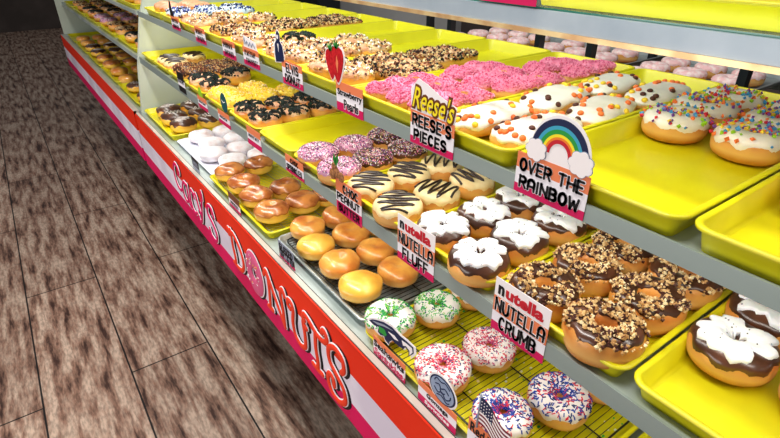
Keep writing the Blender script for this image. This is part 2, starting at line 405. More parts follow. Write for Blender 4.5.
# each kind: a list of variants, each variant = list of (part name, mesh, stuff?, label)
KIND = {}
def parts(kind, *lst): KIND.setdefault(kind, []).append(lst)
def mk(name, mb): return mb.mesh(name)
for v in range(3):
    sd = 3.1*v+1
    rf = lambda u, ph, off=0, sd=sd: ring_pt(u, ph, off, seed=sd)
    def rbody(m='dough'): return mk('doughnut_body', shell_mesh(rf, m))
    def ic(m, **k): return mk('icing', icing_mesh(rf, m, sd, hi=158, hamp=14, **k))
    parts('seahawk', ('dough_ring', rbody(), 0), ('icing', ic('white_icing', lo=8, amp=26), 0), ('sprinkles', mk('s', sprinkle_mesh(rf, ['c_green','c_green','c_green','c_navy','c_green','c_lime'], 820, L=.0018, r=.0008, patch=sd)), 1))
    parts('gonzaga', ('dough_ring', rbody(), 0), ('icing', ic('white_icing', lo=8, amp=26), 0), ('sprinkles', mk('s', sprinkle_mesh(rf, ['c_red','c_red','c_deeppink','c_navy','c_white'], 820, L=.0019, r=.0008)), 1))
    parts('rwb', ('dough_ring', rbody(), 0), ('icing', ic('white_icing', lo=6, amp=26), 0), ('sprinkles', mk('s', sprinkle_mesh(rf, ['c_red','c_blue','c_blue','c_navy'], 440, L=.0028, r=.00095)), 1))
    parts('fluff', ('dough_ring', rbody(), 0), ('icing', ic('choc_icing', lo=14, amp=30), 0),
          ('fluff_topping', mk('f', icing_mesh(rf, 'fluff', sd+5, lo=54, amp=60, hi=138, hamp=40, thick=.0046, fr=3.2)), 0), ('crumbs', mk('s', chunk_mesh(rf, ['c_oreo'], 18, s0=.0006, s1=.0013, off=.0066, lo=60, hi=120)), 1))
    cf = lambda u, ph, off=0, sd=sd: ring_pt(u, ph, off, R=.0285, a=.0178, b=.0212, seed=sd)
    parts('crumb', ('dough_ring', mk('b', shell_mesh(cf, 'dough')), 0), ('icing', mk('i', icing_mesh(cf, 'choc_icing', sd, lo=34, amp=24, hi=140, hamp=14)), 0),
          ('crumb_topping', mk('s', chunk_mesh(cf, ['c_tan','c_cream','c_nut','c_tan','c_nut','c_brown','c_brown'], 1000, s0=.001, s1=.0034, off=.0022, lo=30, hi=128, blobs=sd+.3)), 1))
    parts('drizzled', ('dough_ring', rbody(), 0), ('icing', ic('cream_icing', lo=10, amp=26), 0))
    mb = MB(); zigzag(rf, mb, 'drizzle', n=4, w=.0024, ang=.9+.5*v, seed=v, amp=.042, span=.04)
    KIND['drizzled'][-1] = KIND['drizzled'][-1]+(('drizzle', mk('d', mb), 0),)
    parts('sprinkled', ('dough_ring', rbody(), 0), ('icing', ic('lilac_icing', lo=8, amp=20), 0), ('sprinkles', mk('s', sprinkle_mesh(rf, ['c_white','c_white','c_pink','c_brown','c_purple','c_brown'], 900, L=.0014, r=.00085)), 1))
    parts('sprinkled_choc', ('dough_ring', rbody(), 0), ('icing', ic('choc_icing', lo=8, amp=20), 0), ('sprinkles', mk('s', sprinkle_mesh(rf, ['c_white','c_pink','c_brown','c_purple','c_tan'], 900, L=.0014, r=.00085)), 1))
    parts('oreo', ('dough_ring', rbody('dough_glazed'), 0), ('icing', ic('tan_icing', lo=20, amp=24), 0), ('crumb_topping', mk('s', chunk_mesh(rf, ['c_oreo','c_oreo','c_darkgreen','c_oreo','c_darkgreen','c_oreo'], 1400, s0=.0014, s1=.0038, lo=34, hi=140, blobs=sd+2)), 1))
    parts('brown_crumb', ('dough_ring', rbody(), 0), ('icing', ic('choc_icing', lo=16, amp=24), 0), ('crumb_topping', mk('s', chunk_mesh(rf, ['c_brown','c_nut','c_tan','c_brown','c_rust'], 500, s0=.0014, s1=.0034)), 1))
    parts('pale_crumb', ('dough_ring', rbody('dough_glazed'), 0), ('icing', ic('tan_icing', lo=12, amp=24), 0), ('crumb_topping', mk('s', chunk_mesh(rf, ['c_cream','c_white','c_tan','c_brown','c_rust','c_nut','c_white','c_tan','c_oreo'], 330, s0=.0016, s1=.0052, blobs=sd+1)), 1))
    parts('yellow_crumb', ('dough_ring', rbody('dough_yellow'), 0), ('icing', ic('yellow_icing', lo=8, amp=18), 0), ('crumb_topping', mk('s', chunk_mesh(rf, ['c_yellow','c_cream','c_yellow'], 300, s0=.0014, s1=.0034)), 1))
    parts('blue_iced', ('dough_ring', rbody(), 0), ('icing', ic('blue_icing', lo=8, amp=20), 0), ('crumb_topping', mk('s', chunk_mesh(rf, ['c_blue','c_navy','c_white','c_oreo'], 180, s0=.0014, s1=.0046)), 1))
    parts('cereal', ('dough_ring', rbody(), 0), ('icing', ic('white_icing', lo=8, amp=20), 0), ('cereal_topping', mk('s', chunk_mesh(rf, ['c_red','c_orange','c_yellow','c_lime','c_sky','c_purple'], 130, s0=.0022, s1=.0042)), 1))
    bf = lambda u, ph, off=0, sd=sd, v=v: bun_pt(u, ph, off, dimp=(.3,.12,.45)[v], seed=sd)
    body = lambda m: mk('bun', shell_mesh(bf, m, nu=40, ph0=-90, ph1=90, nv=16, closed_ring=False))
    parts('glazed', ('bun', body('dough_glazed'), 0))
    parts('glazed_yellow', ('bun', mk('bun', shell_mesh(lambda u, ph, off=0, sd=sd: bun_pt(u, ph, off, dimp=0, seed=sd), 'dough_yellow', nu=40, ph0=-90, ph1=90, nv=16, closed_ring=False)), 0))
    parts('orange_glazed', ('bun', body('dough_glazed'), 0), ('icing', mk('i', icing_mesh(bf, 'orange_icing', sd, lo=16, amp=20)), 0))
    parts('pale_pink', ('dough_ring', rbody(), 0), ('icing', ic('pale_pink_icing', lo=6, amp=20), 0))
    parts('caramel', ('bun', body('dough_yellow'), 0), ('icing', mk('i', icing_mesh(bf, 'caramel', sd, lo=9, amp=14, thick=.0024)), 0))
    parts('choc_bun', ('bun', body('dough_yellow'), 0), ('icing', mk('i', icing_mesh(bf, 'choc_icing', sd, lo=14, amp=20, thick=.0018)), 0))
    mb = MB(); zigzag(bf, mb, 'drizzle_white', n=4, w=.0009, ang=1+v, seed=v, amp=.028, span=.026)
    KIND['choc_bun'][-1] = KIND['choc_bun'][-1]+(('drizzle', mk('d', mb), 0),)
    parts('powdered', ('bun', mk('bun', shell_mesh(lambda u, ph, off=0, sd=sd: bun_pt(u, ph, off, a=.049, b=.0225, dimp=.1, seed=sd, ov=1.06), 'powder', nu=40, ph0=-90, ph1=90, nv=16, closed_ring=False)), 0))
    kf = lambda u, ph, off=0, sd=sd: bar_pt(u, ph, off, seed=sd, twist=1)
    kf2 = lambda u, ph, off=0, sd=sd: bar_pt(u, ph, off, L=.082, w=.039, b=.0175, seed=sd)
    bb = lambda f: mk('bar', shell_mesh(f, 'dough_bar', nu=48, ph0=-90, ph1=90, nv=14, closed_ring=False))
    parts('pink_bar', ('dough_bar', bb(kf), 0), ('icing', mk('i', icing_mesh(kf, 'pink_icing', sd, lo=14, amp=22, nu=80)), 0), ('sprinkles', mk('s', chunk_mesh(kf, ['c_pink','c_pink','c_deeppink'], 1100, ring=False, s0=.0014, s1=.0024, off=.0018)), 1))
    parts('candy_bar', ('dough_bar', bb(kf2), 0), ('icing', mk('i', icing_mesh(kf2, 'white_icing', sd, lo=8, amp=18, nu=80, thick=.002)), 0))
    parts('chunk_bar', ('dough_bar', bb(kf), 0), ('icing', mk('i', icing_mesh(kf, 'tan_icing', sd, lo=20, amp=26, nu=80)), 0), ('chunk_topping', mk('s', chunk_mesh(kf, ['c_oreo','c_brown','c_cream','c_oreo','c_tan','c_nut','c_rust'], 560, ring=False, s0=.002, s1=.0046, off=.001)), 1))
def candy_mesh(m):
    mb = MB(); rows = []
    for i in range(7):
        ph = -PI/2+PI*i/6
        rows.append([(.0052*math.cos(ph)*math.cos(2*PI*j/10), .0052*math.cos(ph)*math.sin(2*PI*j/10), .0034*math.sin(ph)) for j in range(10)])
    mb.grid(rows, m); return mb.mesh('candy')
CANDY = [candy_mesh(m) for m in ('c_orange', 'c_yellow', 'c_brown', 'c_orange')]
ROUND = {'glazed','glazed_yellow','caramel','choc_bun','powdered','orange_glazed'}
DESC = {'seahawk':'white ring donut with green sprinkles','gonzaga':'ring donut with red and navy sprinkles','rwb':'ring donut with red and blue sprinkles',
 'fluff':'ring donut topped with white fluff','crumb':'ring donut piled with tan cookie crumbs','drizzled':'cream iced donut with dark zigzag drizzle',
 'sprinkled':'lilac iced ring donut with tiny sprinkles','sprinkled_choc':'chocolate ring donut with tiny sprinkles','oreo':'ring donut with black cookie crumbs','brown_crumb':'ring donut with brown crumbs',
 'pale_crumb':'pale crumb ring donut','yellow_crumb':'ring donut with yellow crumble','blue_iced':'ring donut with blue and white topping','cereal':'iced ring donut with coloured cereal',
 'glazed':'plain glazed golden bun','glazed_yellow':'smooth yellow glazed bun','orange_glazed':'orange iced bun','caramel':'bun with shiny caramel icing','choc_bun':'chocolate iced bun with white squiggle',
 'powdered':'white powdered bun','pink_bar':'long twist bar with pink crumbs','candy_bar':'white iced bar with candy pieces','chunk_bar':'dark chunk donut bar'}
OBN = {'powdered':'powdered_donut','caramel':'caramel_donut','glazed':'glazed_donut','glazed_yellow':'glazed_donut','choc_bun':'chocolate_donut','pink_bar':'pink_donut_bar','candy_bar':'candy_donut_bar','chunk_bar':'chunk_donut_bar'}
ORD = ['','front','second','third','fourth','fifth','sixth','seventh','eighth']
cnt = 0
def put(kind, x, y, zb, scale, label, group, rz=None, tilt=0):
    global cnt
    cnt += 1
    vs = KIND[kind]; P = vs[cnt % len(vs)]
    nm = OBN.get(kind, 'ring_donut')
    if rz is None: rz = random.uniform(0, 2*PI)
    s = scale*1.02*(1+random.uniform(-.02, .02))
    if kind in ROUND and len(P) == 1:
        o = link(P[0][1], nm)
    else:
        o = empty(nm, (0,0,0))
        for q in P:
            c = link(q[1], q[0], o)
            if q[2]: c['kind'] = 'stuff'
        if kind == 'candy_bar':
            f = lambda u, ph, off=0: bar_pt(u, ph, off, L=.082, w=.039, b=.0175, seed=3.1*(cnt % 3)+1)
            for k in range(22):
                u = random.uniform(0, 2*PI); ph = math.asin(math.sqrt(random.uniform(.15, 1)))
                p, nn, t = normal_at(f, u, ph, .0035)
                c = link(random.choice(CANDY), 'candy_piece', o, tuple(p)); c.rotation_euler = nn.to_track_quat('Z', 'Y').to_euler()
    o.location = (x, y, zb+H); o.rotation_euler = (tilt, 0, rz); o.scale = (s, s, s)
    tag(o, label, 'donut', group)
    return o

# ------------------------------------------------------------------ trays
def rrect(x0, x1, y0, y1, r, n=5):
    P = []
    for cx, cy, a0 in ((x1-r, y1-r, 0), (x0+r, y1-r, 90), (x0+r, y0+r, 180), (x1-r, y0+r, 270)):
        for i in range(n+1):
            a = math.radians(a0+90*i/n); P.append((cx+r*math.cos(a), cy+r*math.sin(a)))
    return P
def tray(x0, x1, y0, y1, z, h, m, label, name='serving_tray', inner=None, r=.022):
    xc, yc = (x0+x1)/2, (y0+y1)/2; hx, hy = (x1-x0)/2, (y1-y0)/2
    mb = MB(); rows = []
    for ins, zz in ((.012, 0), (.006, h*.85), (0, h*.85), (-.0005, h-.001), (.002, h), (.0055, h), (.0075, h-.001), (.014, .004), (.02, .0025)):
        rows.append([(p[0], p[1], zz) for p in rrect(-hx+ins, hx-ins, -hy+ins, hy-ins, max(.004, r-ins))])
    mb.grid(rows, m)
    n = len(rows[0])
    mb.add(rows[0], [tuple(range(n))[::-1]], m)
    mb.add(rows[-1], [tuple(range(n))], inner or m)
    o = mb.obj(name, None, (xc, yc, z+H))
    return tag(o, label, 'tray', 'trays in the donut case')
def wire_rack(x0, x1, y0, y1, z, m, label, step=.0115):
    t = empty('wire_rack', ((x0+x1)/2, (y0+y1)/2, z+H)); tag(t, label, 'cooling rack')
    hx, hy = (x1-x0)/2, (y1-y0)/2
    mb = MB(); P = rrect(-hx, hx, -hy, hy, .02); pts = [(p[0], p[1], .007) for p in P]; mb.tube(pts+pts[:2], .0018, m, n=6, caps=False)
    mb.obj('frame', t)
    mb = MB(); y = -hy+step
    while y < hy-.004:
        mb.tube([(-hx, y, .0088), (hx, y, .0088)], .00075, m, n=4); y += step
    mb.obj('wires', t)
    mb = MB()
    for k in range(4):
        x = -hx+.04+k*(2*hx-.08)/3
        mb.tube([(x, -hy, .0066), (x, hy, .0066)], .0014, m, n=5)
        for yy in (-hy+.01, hy-.01): mb.tube([(x, yy, 0), (x, yy, .0066)], .0014, m, n=5)
    mb.obj('cross_bars', t)
    return t

ZB, ZM, ZT = -.70, -.458, -.276     # the three levels that hold trays (from the eye)
# donuts in a list of columns: (y, [x...]) ; columns are counted from the left
def fill(kind, cols, z, scale, where, group, jit=.003, rz=None, kinds=None, cname=None):
    names = {1: [''], 2: ['left column', 'right column'], 3: ['left column', 'middle column', 'right column'], 4: ['leftmost column', 'second column', 'third column', 'rightmost column'],
             5: ['leftmost column', 'second column', 'middle column', 'fourth column', 'rightmost column']}[len(cols)]
    i = 0
    for c, (y, xs) in enumerate(cols):
        for k, x in enumerate(xs):
            kk = kinds[i % len(kinds)] if kinds else kind
            pos = (names[c]+' ' if names[c] else '')+(ORD[k+1]+(' back' if k else ' one'))
            put(kk, x+random.uniform(-jit, jit), y+random.uniform(-jit, jit), z, scale, f'{DESC[kk]}, {where}, {pos}', group, None if rz is None else rz+random.uniform(-.12, .12))
            i += 1

# --- bottom deck
tray(.418, .87, 2.035, 2.48, ZB, .024, 'tray_yellow', 'yellow tray of chocolate buns at the far end of the bottom deck')
fill('choc_bun', [(2.36, [.495, .605, .715]), (2.245, [.49, .60, .71]), (2.125, [.495, .605, .715])], ZB+.0035, 1.1, 'far bottom tray', 'chocolate buns in the bottom tray')
tray(.43, .87, 1.60, 2.02, ZB, .012, 'paper', 'white paper lined tray under the powdered buns', name='paper_lined_tray')
fill('powdered', [(1.965, [.515, .61, .71]), (1.862, [.515, .612, .71]), (1.755, [.487, .59, .70]), (1.65, [.522, .625, .725])], ZB+.0035, .96, 'paper lined tray', 'powdered buns on the white paper')
tray(.412, .87, 1.115, 1.585, ZB, .024, 'tray_yellow', 'yellow tray with wire rack under the caramel buns')
wire_rack(.432, .85, 1.135, 1.565, ZB+.004, 'wire_steel', 'steel wire rack beneath the caramel iced buns')
fill('caramel', [(1.53, [.470, .568]), (1.418, [.474]), (1.312, [.470, .560]), (1.20, [.464, .556, .640])], ZB+.0145, 1.0, 'yellow wire tray', 'caramel buns on the bottom deck')
tray(.425, .87, .682, 1.10, ZB, .02, 'tray_grey', 'silver metal tray under the black rack of glazed buns', name='metal_tray')
wire_rack(.445, .85, .70, 1.085, ZB+.004, 'wire_black', 'black wire rack carrying the plain glazed buns')
fill('glazed', [(1.085-.02, [.505, .597]), (.968, [.478, .573, .668]), (.868, [.486, .580, .672]), (.768, [.478, .572, .664])], ZB+.0145, 1.0, 'black wire rack', 'glazed buns on the black rack',
     kinds=['glazed','glazed','glazed_yellow','glazed','glazed','glazed','glazed','glazed','glazed_yellow','glazed','glazed'])
tray(.412, .87, .215, .668, ZB, .024, 'tray_yellow', 'yellow tray with wire rack under the sprinkled donuts in front')
wire_rack(.432, .85, .235, .65, ZB+.004, 'wire_black', 'black wire rack beneath the sprinkled donuts in the yellow tray', step=.0105)
G = 'sprinkled ring donuts on the bottom deck'
def spots(kind, L, z, group, lab):
    for k, (x, y, sc) in enumerate(L): put(kind, x, y, z, sc, f'{DESC[kind]}, {lab}, '+(ORD[k+1]+(' from front' if k else ' one')), group)
spots('seahawk', [(.462, .640, 1.07), (.561, .614, 1.02), (.662, .612, 1.0)], ZB+.0145, G, 'behind the Seahawks card')
spots('gonzaga', [(.459, .479, 1.08), (.561, .468, 1.02), (.660, .460, 1.0)], ZB+.0145, G, 'behind the Gonzaga card')
spots('rwb', [(.470, .349, 1.0), (.567, .316, 1.06), (.668, .305, 1.04)], ZB+.0145, G, 'behind the flag card')
mb = MB(); r_ = random.Random(5)
for k in range(260):
    x, y = r_.uniform(.43, .72), r_.uniform(.23, .65); q = r_.uniform(.0008, .0022)
    mb.box(x-q, x+q, y-q*.8, y+q*.8, ZB+H+.0028, ZB+H+.0028+q, r_.choice(['c_white','c_white','c_cream','c_tan','c_green']))
o = mb.obj('loose_sprinkles', stuff=True); tag(o, 'spilled sprinkles and crumbs lying in the nearest yellow tray', 'sprinkles')
tray(.412, .87, -.26, .205, ZB, .024, 'tray_yellow', 'yellow tray at the right end of the bottom deck')
fill('rwb', [(.13, [.60, .71]), (.02, [.60, .71])], ZB+.0035, 1.0, 'right end bottom tray', 'donuts in the right end bottom tray', kinds=['gonzaga','rwb'])
# --- middle shelf
MT = [(-.03,.183,'at the right end of the middle shelf'), (.188,.392,'of crumb topped donuts behind the crumb sign'), (.397,.592,'of fluff topped donuts on the middle shelf'), (.597,.812,'of drizzled donuts beside the fluff donuts'),
      (.817,1.028,'of tiny-sprinkle ring donuts on the middle shelf'), (1.033,1.222,'left empty on the middle shelf'), (1.227,1.437,'of black crumb donuts beside the empty one'), (1.442,1.647,'of yellow crumble donuts on the middle shelf'),
      (1.652,1.857,'of dark cookie donuts, middle shelf, left of yellow crumble'), (1.862,2.067,'of brown crumb donuts on the middle shelf'), (2.072,2.277,'of drizzled donuts at the far end of the middle shelf'), (2.282,2.485,'standing empty at the far left end of the middle shelf')]
for a, b, d in MT: tray(.460, 1.03, a, b, ZM, .026, 'tray_yellow', 'long yellow tray '+d)
zm = ZM+.0035
fill('cereal', [(.135, [.60, .70, .80]), (.03, [.60, .70, .80])], zm, 1, 'right end middle shelf tray', 'donuts at the right end of the middle shelf', kinds=['fluff'])
fill('crumb', [(.338, [.506, .600, .695, .79]), (.240, [.503, .598, .693, .79])], zm, 1.02, 'crumb sign tray', 'crumb topped donuts')
fill('fluff', [(.545, [.502, .594, .688, .78]), (.449, [.492, .584, .682, .78])], zm, 1.0, 'fluff sign tray', 'fluff topped donuts')
fill('drizzled', [(.760, [.500, .592, .686]), (.660, [.490, .584, .678])], zm, .98, 'tray by fluff donuts', 'drizzled ring donuts near the front')
fill('sprinkled', [(.975, [.503, .594, .686]), (.874, [.496, .586, .678])], zm, .98, 'middle shelf', 'tiny-sprinkle ring donuts', kinds=['sprinkled','sprinkled','sprinkled_choc','sprinkled','sprinkled_choc','sprinkled_choc'])
fill('oreo', [(1.388, [.51, .60, .69]), (1.288, [.51, .60, .69])], zm, .96, 'left of empty tray', 'black crumb donuts')
fill('yellow_crumb', [(1.595, [.507, .60]), (1.50, [.51, .60, .69])], zm, 1.0, 'middle shelf', 'yellow crumble donuts')
fill('oreo', [(1.80, [.515, .63]), (1.705, [.52])], zm, 1.05, 'tray left of yellow crumble', 'dark cookie donuts farther left')
fill('brown_crumb', [(2.01, [.515, .61, .70]), (1.912, [.515, .61, .70])], zm, 1.02, 'middle shelf', 'brown crumb donuts')
fill('drizzled', [(2.22, [.515, .61]), (2.125, [.51])], zm, 1.0, 'far end tray', 'drizzled ring donuts at the far end')
# --- top shelf
TT = [(-.03,.185,'at the right end of the top shelf'), (.19,.415,'behind the rainbow sign'), (.42,.598,'of white candy bars on the top shelf'), (.603,.825,'of pink crumb bars on the top shelf'), (.83,1.05,'behind the strawberry sign'),
      (1.055,1.27,'of pale crumb donuts behind the dark figure sign'), (1.275,1.495,'mostly empty, left of the dark figure sign'), (1.50,1.722,'with a long row of dark chunk bars'), (1.727,1.952,'with a few pale crumb donuts at its front'),
      (1.957,2.178,'of blue and white donuts at the far left'), (2.183,2.41,'of orange iced buns at the far left end')]
for a, b, d in TT: tray(.495, 1.105, a, b, ZT, .030, 'tray_yellow', 'long yellow tray '+d)
zt = ZT+.0035
fill('pink_bar', [(.14, [.72, .90, 1.0+.06]), (.065, [.72, .90, 1.06])], zt, .95, 'right end top tray', 'pink bars at the right end of the top shelf', rz=0)
fill('cereal', [(.36, [.80, .895, .99]), (.255, [.80, .895, .99])], zt, 1.0, 'rainbow sign tray', 'donuts in the rainbow sign tray')
fill('candy_bar', [(.555, [.600, .766, .932]), (.467, [.604, .770, .936])], zt, .98, 'top shelf', 'white iced candy bars', rz=.08)
fill('pink_bar', [(.782, [.60, .78]), (.714, [.60, .775, .94]), (.650, [.60, .80, .99])], zt, 1.0, 'top shelf', 'pink crumb twist bars', rz=.0)
fill('pale_crumb', [(1.0, [.558]), (.905, [.556])], zt, .95, 'strawberry tray', 'pale crumb donuts in the strawberry tray')
fill('chunk_bar', [(.995, [.69, .85]), (.93, [.69, .85]), (.868, [.69])], zt, .92, 'strawberry tray', 'dark chunk bars in the strawberry tray', rz=.02)
fill('pale_crumb', [(1.212, [.556, .652, .748]), (1.112, [.556, .652, .748])], zt, 1.0, 'top shelf centre', 'pale crumb donuts on the top shelf')
fill('pale_crumb', [(1.435, [.555]), (1.335, [.55, .66])], zt, 1.0, 'half empty tray', 'donuts in the half empty tray', kinds=['pale_crumb','pale_crumb','oreo'])
fill('chunk_bar', [(1.665, [.60, .765, .93]), (1.575, [.60, .765, .93])], zt, .93, 'long row tray', 'chunk bars in the long row', rz=0)
fill('pale_crumb', [(1.89, [.55, .65]), (1.785, [.545, .64, .74])], zt, 1.0, 'pale crumb tray at left', 'pale crumb donuts at the left')
fill('blue_iced', [(2.12, [.56, .66, .76]), (2.015, [.56, .66, .76])], zt, 1.0, 'far left top tray', 'blue and white donuts')
fill('orange_glazed', [(2.345, [.57, .67]), (2.245, [.57, .67])], zt, 1.0, 'far end top tray', 'orange iced buns')
# upper glass shelf trays
ZU = -.083
for a, b, d in ((-.1,.15,'on the upper glass shelf, right end'), (.155,.49,'on the upper glass shelf beside the pink card')):
    tray(.575, .98, a, b, ZU+.006, .026, 'tray_yellow', 'yellow tray '+d)

# ------------------------------------------------------------------ the display case
YA, YB = -.75, 2.52
case = empty('display_case', (.386, .9, 0)); tag(case, 'long bakery display case with red and pink lettered front panel', 'display case')
def cobj(name, mb, label=None, par=None):
    o = mb.obj(name, par or case, None, label=label)
    o.matrix_parent_inverse = Matrix.Translation((-.386, -.9, 0)) if not par else Matrix.Identity(4)
    return o
def cbox(name, x0, x1, y0, y1, z0, z1, m, label=None):
    mb = MB(); mb.box(x0, x1, y0, y1, z0+H, z1+H, m); return cobj(name, mb, label)
cbox('front_panel', .386, .40, YA, YB, -.792, -.704, 'panel_orange', 'orange red stripe of the front')
cbox('front_stripe', .386, .40, YA, YB, -.879, -.792, 'panel_white', 'pale white stripe of the front')
cbox('front_stripe', .386, .40, YA, YB, -.945, -.879, 'panel_pink', 'magenta stripe of the front')
cbox('front_edge', .3852, .3885, YA, YB, -.704, -.7005, 'panel_orange')
cbox('front_seam', .3885, .3905, YA, YB, -.72, -.7012, 'black_line')
cbox('ledge_trim', .3905, .4035, YA, YB, -.72, -.6985, 'white_trim')
cbox('ledge_groove', .4035, .4062, YA, YB, -.72, -.6998, 'black_line')
cbox('deck', .4062, 1.05, YA, YB, -.73, ZB, 'steel_deck')
cbox('middle_shelf', .457, 1.06, YA, YB, ZM-.018, ZM, 'steel_deck')
cbox('middle_edge_strip', .4535, .457, YA, YB, -.481, -.4535, 'steel')
cbox('top_shelf', .495, 1.12, YA, YB, ZT-.014, ZT, 'steel_deck')
cbox('top_edge_strip', .4915, .495, YA, YB, -.2925, -.270, 'steel')
cbox('upper_glass_shelf', .563, 1.0, YA, YB, ZU, ZU+.006, 'glass')
cbox('glass_edge', .5625, .5635, YA, YB, ZU, ZU+.0065, 'glass_edge')
cbox('upper_edge_strip', .556, .5625, YA, YB, -.1015, -.079, 'upper_strip')
cbox('upper_edge_lip', .553, .5625, YA, YB, -.1075, -.1015, 'gold_lip')
cbox('back_edge', 1.12, 1.135, YA, YB, ZT-.02, ZT+.02, 'white_trim')
cbox('back_panel', 1.06, 1.075, YA, YB, -.95, ZT-.014, 'case_white')
cbox('base', .72, 1.06, YA, YB, -1.5, -.95, 'base_dark')
cbox('floor_pan', .40, 1.06, YA, YB, -.95, -.935, 'base_dark')
mb = MB(); mb.prism([(.413,-.70),(1.12,-.70),(1.12,-.02),(.60,-.02),(.49,-.30),(.44,-.5)], 0, .02, 'case_white')
o = cobj('end_panel', mb); o.location = (0, 2.50, H)
for y in (.9, 2.3):
    cbox('shelf_post', 1.085, 1.11, y, y+.025, -.276, -.07, 'rack_dark') if False else None
cbox('led_strip', .50, .512, YA, YB, -.297, -.2905, 'led')
cbox('led_strip', .462, .474, YA, YB, -.483, -.4765, 'led')
cbox('led_strip', .566, .578, YA, YB, -.09, -.0835, 'led')

# letters of the front panel: raised ribbons, white rim, dark backing
LET = {
 'D': [[(.02,.97),(.14,.93),(.22,.99),(.27,.9)], [(.27,.95),(.24,.6),(.3,.3),(.26,.08)], [(.08,.82),(.4,.96),(.78,.74),(.92,.42),(.78,.12),(.45,.02),(.12,.06)]],
 'N': [[(.0,.84),(.12,.98),(.2,.9),(.2,.55),(.14,.12)], [(.2,.93),(.42,.62),(.66,.3),(.86,.04)], [(.84,.06),(.84,.5),(.8,.82),(.92,.97),(1.0,.86)], [(.02,.08),(.28,.1)]],
 'U': [[(.16,.78),(.04,.82),(.06,.96),(.24,.97),(.3,.8),(.22,.45),(.3,.14),(.56,.03),(.8,.16),(.84,.5),(.8,.8),(.9,.95)]],
 'T': [[(.16,.66),(.04,.74),(.08,.92),(.3,.9),(.6,.8),(.88,.82),(1.0,.94),(.9,1.04),(.8,.96)], [(.54,.84),(.5,.5),(.54,.22),(.5,.04)], [(.3,.04),(.5,.03),(.72,.05)]],
 'S': [[(.78,.66),(.92,.78),(.84,.96),(.5,1.0),(.2,.86),(.22,.64),(.5,.52),(.84,.38),(.9,.16),(.6,.0),(.24,.02),(.06,.2),(.14,.36),(.34,.34),(.36,.2)]],
 'C': [[(.74,.66),(.9,.76),(.8,.96),(.46,1.0),(.16,.76),(.06,.4),(.24,.08),(.6,.0),(.92,.14)]],
 'a': [[(.8,.78),(.44,.8),(.14,.56),(.12,.24),(.36,.06),(.66,.2),(.82,.5)], [(.86,.84),(.8,.4),(.86,.1),(1.0,.06)]],
 'c': [[(.8,.64),(.7,.82),(.36,.8),(.12,.5),(.2,.16),(.52,.04),(.88,.18)]],
 'y': [[(.06,.8),(.2,.78),(.34,.36),(.5,.2)], [(.9,.84),(.72,.5),(.5,.1),(.3,-.12),(.08,-.1),(.06,.04)]],
 's': [[(.8,.66),(.66,.86),(.3,.82),(.22,.6),(.6,.44),(.8,.24),(.6,.02),(.2,.04),(.08,.2)]],
 "'": [[(.4,1.05),(.55,.95),(.45,.75)]],
}
def letter(ch, yl, w, zb, h, m, wd=.0078, slope=0):
    strokes = [[(p[0]*w, 0, p[1]*h) for p in st] for st in LET[ch]]
    root = None
    UPV = Vector((0, 1, 0))
    for nm, mm, r, dy, fl, dx, dz in (('letter', m, wd, -.0050, .0022, 0, 0), ('outline', 'letter_white', wd+.0026, -.0026, .0018, 0, 0), ('shadow', 'letter_black', wd+.0046, -.0008, .0010, .006, -.001)):
        mb = MB()
        for st in strokes:
            c = [Vector((p.x+dx, dy, p.y+dz)) for p in catmull([(q[0], q[2]) for q in st], 7)]
            n = len(c)
            # round ends
            e0 = (c[0]-c[1]).normalized()*r*.6; e1 = (c[-1]-c[-2]).normalized()*r*.6
            mb.tube([c[0]+e0]+c+[c[-1]+e1], [r*.45]+[r]*n+[r*.45], mm, n=10, flat=fl, up=UPV)
        if root is None:
            root = mb.obj('letter', case, label=('red' if m == 'letter_red' else 'magenta')+' curly letter '+ch if ch != "'" else 'magenta apostrophe')
            root.matrix_parent_inverse = Matrix.Translation((-.386, -.9, 0))
            root.location = (.386, yl, zb+H); root.rotation_euler = (0, 0, -PI/2)
        else: mb.obj(nm, root)
    return root
letter('D', 1.362, .112, -.880, .125, 'letter_red')
letter('N', 1.100, .125, -.893, .135, 'letter_red')
letter('U', .962, .105, -.885, .115, 'letter_red')
letter('T', .880, .118, -.900, .150, 'letter_red')
letter('S', .775, .088, -.915, .155, 'letter_red')
letter('C', 1.940, .092, -.838, .105, 'letter_pink', wd=.0062)
letter('a', 1.852, .090, -.865, .110, 'letter_pink', wd=.0062)
letter('c', 1.764, .080, -.872, .115, 'letter_pink', wd=.0062)
letter('y', 1.688, .092, -.862, .110, 'letter_pink', wd=.0062)
letter("'", 1.610, .035, -.850, .115, 'letter_pink', wd=.005)
letter('s', 1.575, .105, -.885, .150, 'letter_pink', wd=.0062)
# the pink doughnut that stands for the O
def ellring(mb, rx, rz, ry, hx, hz, m, yo, cx=0, cz=0):
    rows = []
    for i in range(13):
        ph = 2*PI*i/12; c, s_ = math.cos(ph), math.sin(ph)
        row = []
        for j in range(40):
            u = 2*PI*j/40
            mxr, mzr = (rx+hx)/2, (rz+hz)/2; tx, tz = (rx-hx)/2, (rz-hz)/2
            row.append((cx+(mxr+tx*c)*math.cos(u), yo-ry*s_, cz+(mzr+tz*c)*math.sin(u)))
        rows.append(row)
    mb.grid(rows[::-1], m)
mb = MB(); ellring(mb, .058, .072, .004, .014, .018, 'c_deeppink', -.004)
oo = mb.obj('donut_emblem', case, label='raised pink donut standing for the letter O'); oo.matrix_parent_inverse = Matrix.Translation((-.386, -.9, 0))
oo.location = (.386, 1.178, -.823+H); oo.rotation_euler = (0, 0, -PI/2)
mb = MB(); ellring(mb, .0615, .0755, .0025, .0105, .0145, 'letter_white', -.0015); mb.obj('outline', oo)
mb = MB(); ellring(mb, .064, .078, .001, .009, .013, 'letter_black', -.0006, .006, -.001); mb.obj('shadow', oo)
mb = MB()
